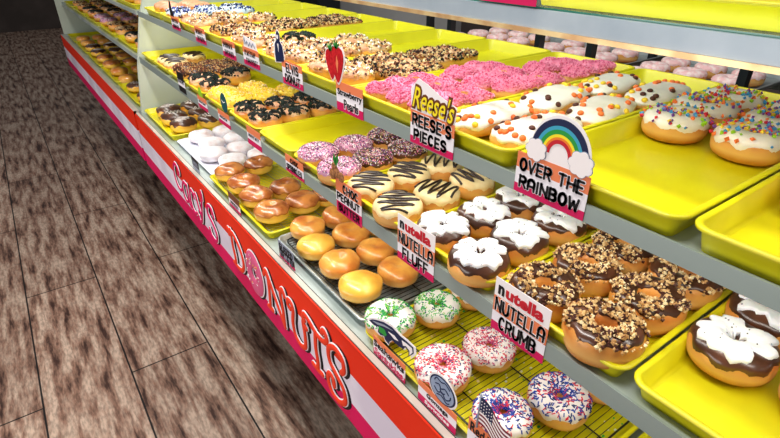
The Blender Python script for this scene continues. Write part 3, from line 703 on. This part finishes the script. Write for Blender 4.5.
for k in range(26):
    a = random.uniform(0, 2*PI); t = random.uniform(.45, .85); x, z = .058*t*math.cos(a), .072*t*math.sin(a); b = random.uniform(0, PI)
    mb.tube([(x-.003*math.cos(b), -.0082, z-.003*math.sin(b)), (x+.003*math.cos(b), -.0082, z+.003*math.sin(b))], .0009, random.choice(['c_white','c_yellow','c_white']), n=5)
mb.obj('sprinkles', oo, stuff=True)

# a second case module carries on beyond the end panel
c2 = empty('display_case', (.386, 3.8, 0)); tag(c2, 'second plain display case carrying on past the end panel', 'display case')
def c2box(name, x0, x1, z0, z1, m, label=None, y0=2.56, y1=5.2):
    mb = MB(); mb.box(x0, x1, y0, y1, z0+H, z1+H, m); o = mb.obj(name, c2, None, label=label); o.matrix_parent_inverse = Matrix.Translation((-.386, -3.8, 0))
c2box('front_panel', .386, .40, -.792, -.70, 'panel_orange'); c2box('front_stripe', .386, .40, -.879, -.792, 'panel_white'); c2box('front_stripe', .386, .40, -.945, -.879, 'panel_pink')
c2box('ledge_trim', .388, .411, -.72, -.6985, 'white_trim'); c2box('deck', .411, 1.05, -.73, ZB, 'steel_deck')
c2box('middle_shelf', .455, 1.06, ZM-.02, ZM, 'steel_deck'); c2box('top_shelf', .493, 1.12, ZT-.016, ZT, 'steel_deck')
c2box('base', .72, 1.06, -1.5, -.945, 'base_dark'); c2box('end_panel', .413, 1.12, -.70, -.02, 'case_white', y0=5.2, y1=5.22); c2box('back_panel', 1.06, 1.075, -.945, ZT-.016, 'case_white')
for k in range(5):
    y = 2.60+k*.5
    for z, x0, nm in ((ZB, .42, 'bottom deck'), (ZM, .462, 'middle shelf'), (ZT, .497, 'top shelf')):
        tray(x0, x0+.5, y, y+.45, z, .022, 'tray_yellow', f'yellow tray in the far case, {nm}, {["nearest","second","third","fourth","farthest"][k]} along')
for k in range(10):
    y = 2.68+k*.22
    for z, x0, kk in ((ZB, .485, ['choc_bun','glazed','caramel'][k//2 % 3]), (ZM, .53, ['oreo','crumb','sprinkled'][k//2 % 3]), (ZT, .565, ['pale_crumb','brown_crumb','yellow_crumb'][k//2 % 3])):
        for j in range(3):
            put(kk, x0+.11*j, y, z+.0035, 1.0, f'{DESC[kk]} in far case, place {k+1}, {ORD[j+1]} back', 'donuts in the far case')

# ------------------------------------------------------------------ signs
def sign(name, label, x, yl, yr, z0, h, lines, w_white=.5, bottom=.24, mid=None, card=None, group='flavour signs along the shelf edges'):
    w = yl-yr
    root = empty(name, (x, (yl+yr)/2, z0+H), -PI/2); tag(root, label, 'sign', group)
    mb = MB(); hw = w/2
    T = .0008
    z = 0
    for f, m in (card or ((.22, 's_pink'), (.40, 's_white'), (.38, 's_orange'))):
        mb.box(-hw, hw, -T, 0, z*h, (z+f)*h, m); z += f
    mb.obj('card', root)
    if lines:
        mb = MB(); wb = MB()
        for txt, a, b, c, d, m, outl in lines:        # box in fractions of the card
            if txt.upper() == txt and '&' not in txt:
                block_text(mb, wb, txt, -hw+a*w, -hw+b*w, c*h, d*h, -T-.0011, m, outl); continue
            k = text_mesh(mb, txt, -hw+a*w, -hw+b*w, c*h, d*h, -T-.0009, m, off=.015)
            if outl:
                s_ = (b-a)*w/(k[1]-k[0]); text_mesh(wb, txt, -hw+a*w, -hw+b*w, c*h, d*h, -T-.0004, outl, off=.085, keep=k)
        t = mb.obj('lettering', root)
        if wb.v: wb.obj('lettering_outline', t)
    return root
def squiggles(root, w, rows, m, seed):
    r = random.Random(seed); mb = MB()
    for (z0, z1, a, b) in rows:
        x = a
        while x < b:
            q = r.uniform(.004, .0075)
            mb.tube([(x, -.0012, z0), (x+q*.3, -.0012, z1), (x+q*.75, -.0012, z0+(z1-z0)*r.random())], .0019, m, n=4, flat=.0003, up=Vector((0,1,0))); x += q+.0012
    mb.obj('lettering', root, label='small lettering too blurred to read')
XT, XM, XB = .4910, .4530, .4075
# rainbow
s = sign('flavour_sign', 'orange white pink OVER THE RAINBOW card with rainbow cutout', XT, .4005, .2935, -.2915, .055,
     [('OVER THE', .05, .95, .56, .88, 's_black', 's_white'), ('RAINBOW', .07, .93, .14, .46, 's_black', 's_white')])
def circ(cx, cz, r, n=28, a0=0, a1=360, rz=None): return [(cx+r*math.cos(math.radians(a0+(a1-a0)*i/n)), cz+(rz or r)*math.sin(math.radians(a0+(a1-a0)*i/n))) for i in range(n)]
def arc(mb, cx, cz, r0, r1, a0, a1, y0, y1, m, n=26, kx=1.0):
    P = [(cx+kx*r1*math.cos(math.radians(a0+(a1-a0)*i/n)), cz+r1*math.sin(math.radians(a0+(a1-a0)*i/n))) for i in range(n+1)]
    P += [(cx+kx*r0*math.cos(math.radians(a1+(a0-a1)*i/n)), cz+r0*math.sin(math.radians(a1+(a0-a1)*i/n))) for i in range(n+1)]
    mb.prism(P, y0, y1, m)
mb = MB(); bx_ = .004
mb.prism([(bx_-.040,.05),(bx_+.046,.05)]+[(bx_+.003+.043*math.cos(math.radians(a)), .068+.047*math.sin(math.radians(a))) for a in range(0, 181, 8)], -.0006, 0, 's_paper')
for i, (m, r0, r1) in enumerate((('s_navy',.036,.044),('s_sky',.0315,.036),('s_green',.026,.0315),('s_yellow',.0225,.026),('s_or2',.0195,.0225),('s_red',.0145,.0195))):
    arc(mb, bx_+.002, .0665, r0, r1, 0, 180, -.0012-.00001*i, -.0006, m, kx=.93)
rb = mb.obj('rainbow_cutout', s)
def cloud(cx, cz, r, par):
    m1 = MB(); m2 = MB()
    P = [(cx+r*(.86+.16*abs(math.sin(3.5*q)))*math.cos(q), cz+r*.92*(.86+.16*abs(math.sin(3.5*q)))*math.sin(q)) for q in [2*PI*i/56 for i in range(56)]]
    m1.prism([(cx+(x-cx)*1.06, cz+(z-cz)*1.06) for x, z in P], -.0016, -.0012, 's_grey'); m2.prism(P, -.0022, -.0016, 's_paper')
    c = m2.obj('cloud', par); m1.obj('cloud_outline', c)
cloud(bx_-.030, .0645, .0155, s); cloud(bx_+.034, .0665, .0165, s)
# peanut butter candy sign
s = sign('flavour_sign', "REESE'S PIECES card with yellow script lettering above", XT, .6235, .5205, -.2905, .054,
     [("REESE'S", .05, .95, .55, .93, 's_black', 's_paper'), ('PIECES', .09, .86, .12, .47, 's_black', 's_paper')])
mb = MB(); mb.prism([(-.050,.052),(.051,.052),(.052,.060),(.054,.080),(.02,.088),(-.012,.100),(-.034,.105),(-.052,.086)], -.0006, 0, 's_paper'); mb.obj('topper_card', s)
mb = MB(); wb = MB()
k = text_mesh(mb, "Reese's", -.046, .050, .060, .094, -.0022, 's_yellow', off=.005, shear=.35, slope=-.06)
text_mesh(wb, "Reese's", -.046, .050, .060, .094, -.0014, 's_brown', off=.09, shear=.35, slope=-.06, keep=k)
t = mb.obj('script_lettering', s, label='yellow script with brown rim'); wb.obj('script_outline', t)
# strawberry
s = sign('flavour_sign', 'Strawberry Pearls card with red strawberry cutout on the top shelf', XT, .8565, .7635, -.2935, .056,
     [('Strawberry', .06, .97, .50, .78, 's_black', None), ('Pearls', .30, .84, .14, .46, 's_black', 's_paper')], card=((.3,'s_pink'),(.42,'s_white'),(.28,'s_orange')))
for cx, cz, sc, tl in ((-.038, .094, 1.05, 0), (-.060, .090, .9, 0)):
    mb = MB(); P = catmull([(0,.024),(.018,.02),(.0235,.004),(.016,-.018),(.005,-.037),(-.003,-.035),(-.015,-.016),(-.0225,.004),(-.017,.02),(0,.024)], 5)[:-1]
    mb.prism([(cx+p.x*sc*1.16, cz+p.y*sc*1.1) for p in P], -.0006-.0008*(sc > 1), 0, 's_paper')
    mb.prism([(cx+p.x*sc, cz+p.y*sc) for p in P], -.0016-.0008*(sc > 1), -.0004, 's_berry')
    b = mb.obj('strawberry_cutout', s)
    mb = MB()
    for a in (-50, -20, 15, 45):
        q = math.radians(90+a); mb.prism([(cx-.003, cz+.021*sc), (cx+.016*math.cos(q), cz+.021*sc+.016*math.sin(q)), (cx+.004, cz+.02*sc)], -.0030, -.0014, 's_leaf')
    mb.obj('leaves', b)
    if sc > 1:
        mb = MB(); mb.prism([(cx+x, cz+z) for x, z in ((.002,.010),(.007,-.004),(.003,-.022),(-.002,-.006))], -.0029, -.0023, 's_orange'); mb.obj('cut_face', b)
# elvis
s = sign('flavour_sign', 'ELVIS DONUT card with small dark standing figure cutout', XT, 1.0965, .9985, -.2895, .052,
     [('ELVIS', .22, .84, .52, .92, 's_black', 's_paper'), ('DONUT', .14, .9, .10, .46, 's_black', 's_paper')], card=((.26,'s_pink'),(.44,'s_white'),(.30,'s_orange')))
mb = MB(); P = [(-.022,.034),(-.024,.052),(-.020,.074),(-.010,.082),(-.009,.096),(-.002,.104),(.006,.098),(.006,.082),(.016,.074),(.020,.050),(.018,.040)]
P = [(x-.040, z+.008) for x, z in P]
mb.prism([(-.058+(x+.042)*1.25, .074+(z-.074)*1.08) for x, z in P], -.0006, 0, 's_paper'); mb.obj('figure_backing', s)
mb = MB(); mb.prism([(-.016+(x+.002), z) for x, z in P], -.0016, -.0006, 's_navy'); f = mb.obj('figure_cutout', s)
mb = MB(); mb.prism(circ(-.0565, .0985, .0046, 14), -.0021, -.0016, 's_paper'); mb.prism([(-.060,.084),(-.0535,.084),(-.0565,.066)], -.0021, -.0016, 's_paper'); mb.obj('face_and_collar', f)
# small far signs on the top edge
far = [('flavour_sign', 'orange and magenta card with grey script on top, left of ELVIS', 1.329, 1.228, -.287, .045, 1), ('flavour_sign', 'small plain orange and magenta card, third left of ELVIS' , 1.484, 1.387, -.291, .048, 0),
       ('flavour_sign', 'dark orange and magenta card near the far left of the top edge', 1.726, 1.628, -.285, .046, 0), ('flavour_sign', 'leftmost card on the top edge with a dark round cutout', 1.985, 1.888, -.277, .041, 2)]
far[1] = far[1][:1]+('small orange and magenta card, second left of ELVIS',)+far[1][2:]
for i, (n, lab, yl, yr, z, h, tp) in enumerate(far):
    s = sign(n, lab, XT, yl, yr, z, h, None, card=((.28,'s_pink'),(.40,'s_white'),(.32,'s_orange')))
    squiggles(s, .1, [(h*.12, h*.42, -.032, .036), (h*.55, h*.85, -.038, .030)], 's_black', i)
    if tp == 1:
        mb = MB(); mb.prism([(-.040,h),(.046,h),(.040,h+.018),(.0,h+.024),(-.036,h+.028)], -.0006, 0, 's_paper'); mb.obj('topper_card', s)
        mb = MB(); mb.tube([(p.x, -.001, p.y) for p in catmull([(-.034,h+.006),(-.03,h+.022),(-.022,h+.008),(-.014,h+.016),(-.006,h+.006),(.004,h+.015),(.012,h+.006),(.022,h+.014),(.034,h+.006)], 6)], .0022, 's_grey', n=6, flat=.0008, up=Vector((0,1,0))); mb.obj('script_mark', s)
    if tp == 2:
        mb = MB(); mb.prism([(-.044,h),(-.046,h+.03),(-.034,h+.05),(-.02,h+.046),(-.014,h+.02),(-.002,h)], -.0008, 0, 's_black'); mb.obj('dark_cutout', s)
# fragment of a pink card on the upper glass shelf
s = sign('flavour_sign', 'plain magenta card hanging on the upper glass shelf edge', .5555, .56, .455, -.076, .05, None, card=((.6,'s_pink'),(.4,'s_white')))
# middle shelf signs
def nut(label, yl, yr, l2, l3):
    s = sign('flavour_sign', label, XM, yl, yr, -.4915+.001, .0875, None, card=((.16,'s_pink'),(.20,'s_white'),(.30,'s_orange'),(.34,'s_paper')))
    w = yl-yr; hw = w/2; h = .0875
    mb = MB(); text_mesh(mb, 'n', -hw+.07*w, -hw+.185*w, .72*h, .885*h, -.0017, 's_black', off=.04)
    text_mesh(mb, 'utella', -hw+.215*w, -hw+.90*w, .72*h, .935*h, -.0017, 's_red', off=.04)
    wb = MB(); block_text(mb, wb, 'NUTELLA', -hw+.04*w, -hw+.97*w, .385*h, .645*h, -.0019, 's_black', 's_paper')
    block_text(mb, wb, l3, -hw+.15*w, -hw+.86*w, .07*h, .33*h, -.0019, 's_black', 's_paper')
    t = mb.obj('lettering', s); wb.obj('lettering_outline', t)
nut('tall NUTELLA FLUFF card on the middle shelf edge', .6045, .5075, 'NUTELLA', 'FLUFF')
nut('tall NUTELLA CRUMB card on the middle shelf edge', .379, .286, 'NUTELLA', 'CRUMB')
s = sign('flavour_sign', 'CHOC PEANUT BUTTER card with nuts and green leaves on top', XM, .8115, .7185, -.4865, .0735,
     [('CHOC', .30, .9, .68, .93, 's_black', 's_paper'), ('PEANUT', .05, .95, .39, .63, 's_black', 's_paper'), ('BUTTER', .09, .92, .07, .31, 's_black', 's_pink')], card=((.34,'s_pink'),(.30,'s_white'),(.36,'s_orange')))
for cx, cz, r in ((-.052,.079,.012),(-.036,.087,.012),(-.020,.083,.011),(-.044,.097,.010)):
    mb = MB(); rows = []
    for i in range(9):
        ph = -PI/2+PI*i/8; rows.append([(cx+r*math.cos(ph)*math.cos(2*PI*j/14), -.003+.0034*math.cos(ph)*math.sin(2*PI*j/14), cz+r*.95*math.sin(ph)) for j in range(14)])
    mb.grid(rows, 's_nut'); mb.obj('nut', s)
for a, L_ in ((100, .026), (70, .030)):
    q = math.radians(a); cx, cz = -.038, .100; dx, dz = math.cos(q), math.sin(q)
    mb = MB(); mb.prism([(cx, cz), (cx+dx*L_*.5-dz*.006, cz+dz*L_*.5+dx*.006), (cx+dx*L_, cz+dz*L_), (cx+dx*L_*.5+dz*.006, cz+dz*L_*.5-dx*.006)], -.0042, -.003, 's_leaf'); mb.obj('leaf', s)
s = sign('flavour_sign', 'small CHOC SPRINKLES card below the tiny-sprinkle donuts', XM, 1.044, .954, -.4795, .044, [('CHOC', .3, .75, .60, .90, 's_black', None), ('SPRINKLES', .06, .92, .16, .50, 's_black', None)], card=((.2,'s_pink'),(.4,'s_white'),(.4,'s_orange')))
for i, (lab, yl, yr, z, h, tp) in enumerate((('orange and magenta card at the empty tray of the middle shelf', 1.276, 1.186, -.4815, .051, 0), ('orange and magenta card with dark teal oval on top', 1.50, 1.405, -.482, .042, 1),
                                       ('orange and magenta card with small yellow cutout on top', 1.69, 1.60, -.480, .04, 2), ('tall dark card at the far left of the middle edge', 1.90, 1.82, -.472, .07, 3))):
    s = sign('flavour_sign', lab, XM, yl, yr, z, h, None, card=((.30,'s_pink'),(.34,'s_white'),(.36,'s_orange')) if tp != 3 else ((.3,'s_black'),(.3,'s_white'),(.4,'s_black')))
    squiggles(s, .09, [(h*.45, h*.62, -.034, .030)], 's_black', 30+i)
    if tp == 1:
        mb = MB(); mb.prism(circ(.020, h+.031, .026, 26, rz=.028), -.0008, 0, 's_teal'); b = mb.obj('oval_badge', s)
        mb = MB(); mb.tube([(.006,-.001,h+.036),(.018,-.001,h+.031),(.032,-.001,h+.036)], .0018, 's_paper', n=4, flat=.0004, up=Vector((0,1,0))); mb.obj('badge_mark', b)
    if tp == 2:
        mb = MB(); mb.prism(catmull([(-.024,h),(-.022,h+.02),(-.008,h+.03),(.008,h+.018),(.012,h)], 5), -.0008, 0, 'c_lime'); mb.obj('yellow_cutout', s)
# bottom deck signs
s = sign('flavour_sign', 'Seahawks Sprinkles card with dark bird head emblem', XB, .618, .5185, -.7, .046, [('Seahawks', .03, .97, .50, .84, 's_black', None), ('Sprinkles', .05, .95, .06, .44, 's_pink', 's_paper')], card=((.3,'s_pink'),(.42,'s_white'),(.28,'s_orange')))
s.children[0]
bird = [(-.063,.072),(-.052,.081),(-.039,.088),(-.0155,.099),(.011,.105),(.035,.102),(.053,.1035),(.072,.103),(.0735,.091),(.060,.074),(.060,.086),(.050,.088),(.045,.080),(.0295,.077),(.012,.076),(.004,.068),(.0,.059),(-.010,.0615),(-.014,.068),(-.026,.062),(-.034,.0645),(-.031,.077),(-.047,.071)]
mb = MB(); bp = [(x*.98, z) for x, z in bird]; cx0 = sum(p[0] for p in bp)/len(bp); cz0 = sum(p[1] for p in bp)/len(bp)
mb.prism([(cx0+(x-cx0)*1.1, cz0+(z-cz0)*1.22) for x, z in bp], -.0006, 0, 's_paper'); em = mb.obj('emblem_backing', s)
mb = MB(); mb.prism(bp, -.0014, -.0006, 's_navy'); e2 = mb.obj('bird_emblem', s)
mb = MB(); mb.prism([(x, z) for x, z in ((-.030,.080),(-.012,.084),(-.004,.077),(-.010,.070),(-.020,.070),(-.028,.068))], -.0019, -.0014, 's_green')
mb.obj('green_patch', e2)
mb = MB()
for P in (((.040,.097),(.052,.099),(.068,.100),(.070,.092),(.062,.080),(.062,.090),(.052,.093),(.044,.088)), ((.0,.088),(.018,.092),(.030,.088),(.018,.084)), ((-.050,.079),(-.036,.085),(-.012,.095),(.014,.100),(-.012,.091),(-.034,.081))):
    mb.prism(list(P), -.0019, -.0014, 's_paper' if P[0][0] > -.04 else 's_grey')
mb.obj('white_patches', e2)
s = sign('flavour_sign', 'Gonzaga card with grey bulldog head oval on top', XB, .4815, .3855, -.7, .046, [('Gonzaga', .24, .80, .46, .72, 's_black', None), ('Sprinkles', .20, .84, .10, .30, 's_paper', None)], card=((.36,'s_pink'),(.36,'s_white'),(.28,'s_orange')))
mb = MB(); mb.prism(circ(.012, .070, .034, 30, rz=.030), -.0006, 0, 's_paper'); mb.prism(circ(.012, .070, .0305, 30, rz=.0265), -.0012, -.0006, 's_navy'); mb.prism(circ(.012, .070, .0275, 30, rz=.0235), -.0018, -.0012, 's_blueg'); e = mb.obj('bulldog_badge', s)
mb = MB()
for P in ([(-.026,.072),(-.022,.080),(-.012,.078),(-.004,.082),(.006,.076)], [(-.024,.066),(-.016,.070),(-.012,.064),(-.004,.070),(.004,.064)], [(-.026,.058),(-.018,.052),(-.010,.058),(-.002,.050),(.006,.056),(.008,.064)], [(-.020,.046),(-.010,.050),(.0,.044),(.006,.048)], [(-.014,.062),(-.010,.056),(-.004,.060)]):
    mb.tube([(p.x*1.15+.0235, -.0022, p.y+.009) for p in catmull(P, 5)], .0012, 's_navy', n=5, flat=.0006, up=Vector((0,1,0)))
mb.obj('bulldog_drawing', e)
s = sign('flavour_sign', 'Red White Blue card with small flag in the front corner', XB, .3605, .2635, -.7, .070, [('Red White', .05, .92, .66, .94, 's_black', None), ('& Blue', .15, .7, .34, .60, 's_black', None)], card=((.22,'s_pink'),(.42,'s_white'),(.36,'s_orange')))
mb = MB(); mb.tube([(-.031,-.002,.065),(-.029,-.002,.134)], .0018, 's_grey', n=8); mb.obj('flag_pole', s)
def wave(t): return .005*math.sin(t*6.5)
mb = MB(); N_ = 14; fw, fh = .058, .052
for k in range(13):
    for i in range(N_):
        t0, t1 = i/N_, (i+1)/N_
        if k >= 6 and t0 < .40: continue
        z0, z1 = k/13*fh, (k+1)/13*fh
        dr = -.020
        mb.add([(-.028+t0*fw, -.003, .078+z0+wave(t0)+dr*t0), (-.028+t1*fw, -.003, .078+z0+wave(t1)+dr*t1), (-.028+t1*fw, -.003, .078+z1+wave(t1)+dr*t1), (-.028+t0*fw, -.003, .078+z1+wave(t0)+dr*t0)], [(0,1,2,3)], 'c_maroon' if k % 2 == 0 else 's_paper')
for i in range(6):
    t0, t1 = i*.4286/6, (i+1)*.4286/6
    mb.add([(-.028+t*fw, -.0031, .078+z+wave(t)-.020*t) for t, z in ((t0, 6/13*fh), (t1, 6/13*fh), (t1, fh), (t0, fh))], [(0,1,2,3)], 's_navy')
fo = mb.obj('flag', s); md = fo.modifiers.new('t', 'SOLIDIFY'); md.thickness = .0004
mb = MB()
for a in range(5):
    for b in range(4):
        t = .05+.085*a; z = (.52+.12*b)*fh; x = -.028+t*fw; zz = .078+z+wave(t)-.020*t; mb.prism(circ(x, zz, .0010, 5), -.0038, -.0033, 's_paper')
mb.obj('flag_stars', fo)
s = sign('flavour_sign', 'grey GLAZED DONUTS card before the black rack', XB, 1.036, .952, -.6985, .050, [('GLAZED', .06, .94, .52, .90, 's_black', None), ('DONUTS', .10, .90, .12, .44, 's_grey', None)], card=((.18,'s_pink'),(.34,'s_black'),(.48,'s_grey')))
s = sign('flavour_sign', 'dark caramel picture card before the caramel buns', XB, 1.383, 1.294, -.6985, .048, None, card=((.2,'s_pink'),(.35,'s_white'),(.45,'s_brown'))); squiggles(s, .09, [(.011, .023, -.03, .03)], 's_black', 77)
s = sign('flavour_sign', 'small black card before the powdered buns', XB, 1.735, 1.66, -.6985, .045, None, card=((.3,'s_grey'),(.7,'s_black'))); squiggles(s, .07, [(.018, .034, -.026, .026)], 's_grey', 78)

# ------------------------------------------------------------------ room and staff side
mb = MB(); mb.box(-6, 3.2, -3, 12, -.05, 0, 'floor'); struct(mb.obj('floor'))
mb = MB(); mb.box(3.2, 3.3, -3, 12, 0, 2.8, 'wall_dim'); struct(mb.obj('wall_right'))
mb = MB(); mb.box(-6, 3.2, 12, 12.1, 0, 2.8, 'wall_dim'); struct(mb.obj('wall_back'))
# staff side back counter and its grey splash panel
t = empty('back_counter', (2.1, 2.6, 0)); tag(t, 'grey counter unit standing behind the display case', 'counter')
def tb(name, par, org, x0, x1, y0, y1, z0, z1, m):
    mb = MB(); mb.box(x0, x1, y0, y1, z0, z1, m); o = mb.obj(name, par); o.matrix_parent_inverse = Matrix.Translation((-org[0], -org[1], -org[2])); return o
tb('cabinet', t, (2.1,2.6,0), 1.75, 2.3, 1.90, 3.7, 0, .98, 'wall_grey'); tb('splash_panel', t, (2.1,2.6,0), 1.75, 1.79, 1.90, 3.7, .98, 1.4, 'wall_grey')
mb = MB(); mb.box(1.60, 1.745, 2.95, 3.45, 0, 1.5, 'rack_dark'); mb.box(1.598, 1.6, 2.98, 3.42, 1.0, 1.45, 'black_line'); o = mb.obj('appliance'); tag(o, 'dark appliance standing against the grey counter at upper left', 'appliance')
t = empty('bakers_rack', (1.7, 1.15, 0)); tag(t, 'dark metal bakers rack standing behind the top shelf', 'rack')
for y in (.55, 1.02, 1.235, 1.71, 1.85):
    for x in (1.55, 1.95):
        tb('post', t, (1.7,1.15,0), x, x+.03, y, y+.022, 0, 1.5, 'rack_dark')
for z in (1.095, .80):
    for x in (1.55, 1.95): tb('rail', t, (1.7,1.15,0), x, x+.02, .55, 1.77, z-.02, z-.002, 'wire_steel')
for k, y in enumerate((.58, 1.0, 1.40)):
    w = .37
    tray(1.50, 2.02, y, y+w, 1.0955-H, .018, 'tray_grey', 'metal sheet pan of pink donuts on the rack, '+['right','middle','left'][k]+' one', name='sheet_pan')
    for a in range(3):
        for b in range(3):
            put('pale_pink', 1.58+.13*b, y+.07+.115*a, 1.0955-H+.0035, 1.0, f'pale pink iced donut on the {["right","middle","left"][k]} sheet pan, row {a+1} place {b+1}', 'pink buns on the sheet pans')
MATS['orange_icing'].node_tree.nodes['Principled BSDF'].inputs['Roughness'].default_value = .4

# ------------------------------------------------------------------ light
w = bpy.data.worlds.new('World'); bpy.context.scene.world = w; w.use_nodes = True
w.node_tree.nodes['Background'].inputs[0].default_value = (.9, .95, 1, 1); w.node_tree.nodes['Background'].inputs[1].default_value = .24
def area(name, loc, sx, sy, power, col=(1,.97,.92), rot=(0,0,0)):
    l = bpy.data.lights.new(name, 'AREA'); l.shape = 'RECTANGLE'; l.size = sx; l.size_y = sy; l.energy = power; l.color = col
    o = bpy.data.objects.new(name, l); C.objects.link(o); o.location = (loc[0], loc[1], loc[2]+H); o.rotation_euler = rot; return o
area('ceiling_lamp', (.12, 1.25, 1.35), .3, 2.1, 60)
area('front_fill_light', (-3.2, 1.2, -.45), 1.6, 3.0, 85, (1,.98,.96), (0, math.radians(-90), 0))  # added fill from the customer side to brighten the front panel; no real window
area('ceiling_lamp', (1.25, 1.2, 1.35), .5, 2.4, 9)
for z, x, p in ((-.095, .60, 2.6), (-.300, .545, 2.6), (-.486, .505, 2.6)):
    area('case_led', (x, 1.2, z), .02, 2.5, p, (1,.98,.92), (0, math.radians(-22), 0))

# ------------------------------------------------------------------ camera
F = 511.0; P_ = math.radians(28.8); A_ = math.radians(35.8)
cam = bpy.data.cameras.new('camera'); co = bpy.data.objects.new('camera', cam); C.objects.link(co)
co.location = (0, 0, H); co.rotation_euler = (PI/2-P_, 0, -A_)
cam.sensor_fit = 'HORIZONTAL'; cam.sensor_width = 36; cam.lens = F*36/780; cam.clip_start = .02
bpy.context.scene.camera = co
vs = bpy.context.scene.view_settings
vs.view_transform = 'Standard'; vs.look = 'None'; vs.exposure = -.2; vs.gamma = 1; vs.use_curve_mapping = False
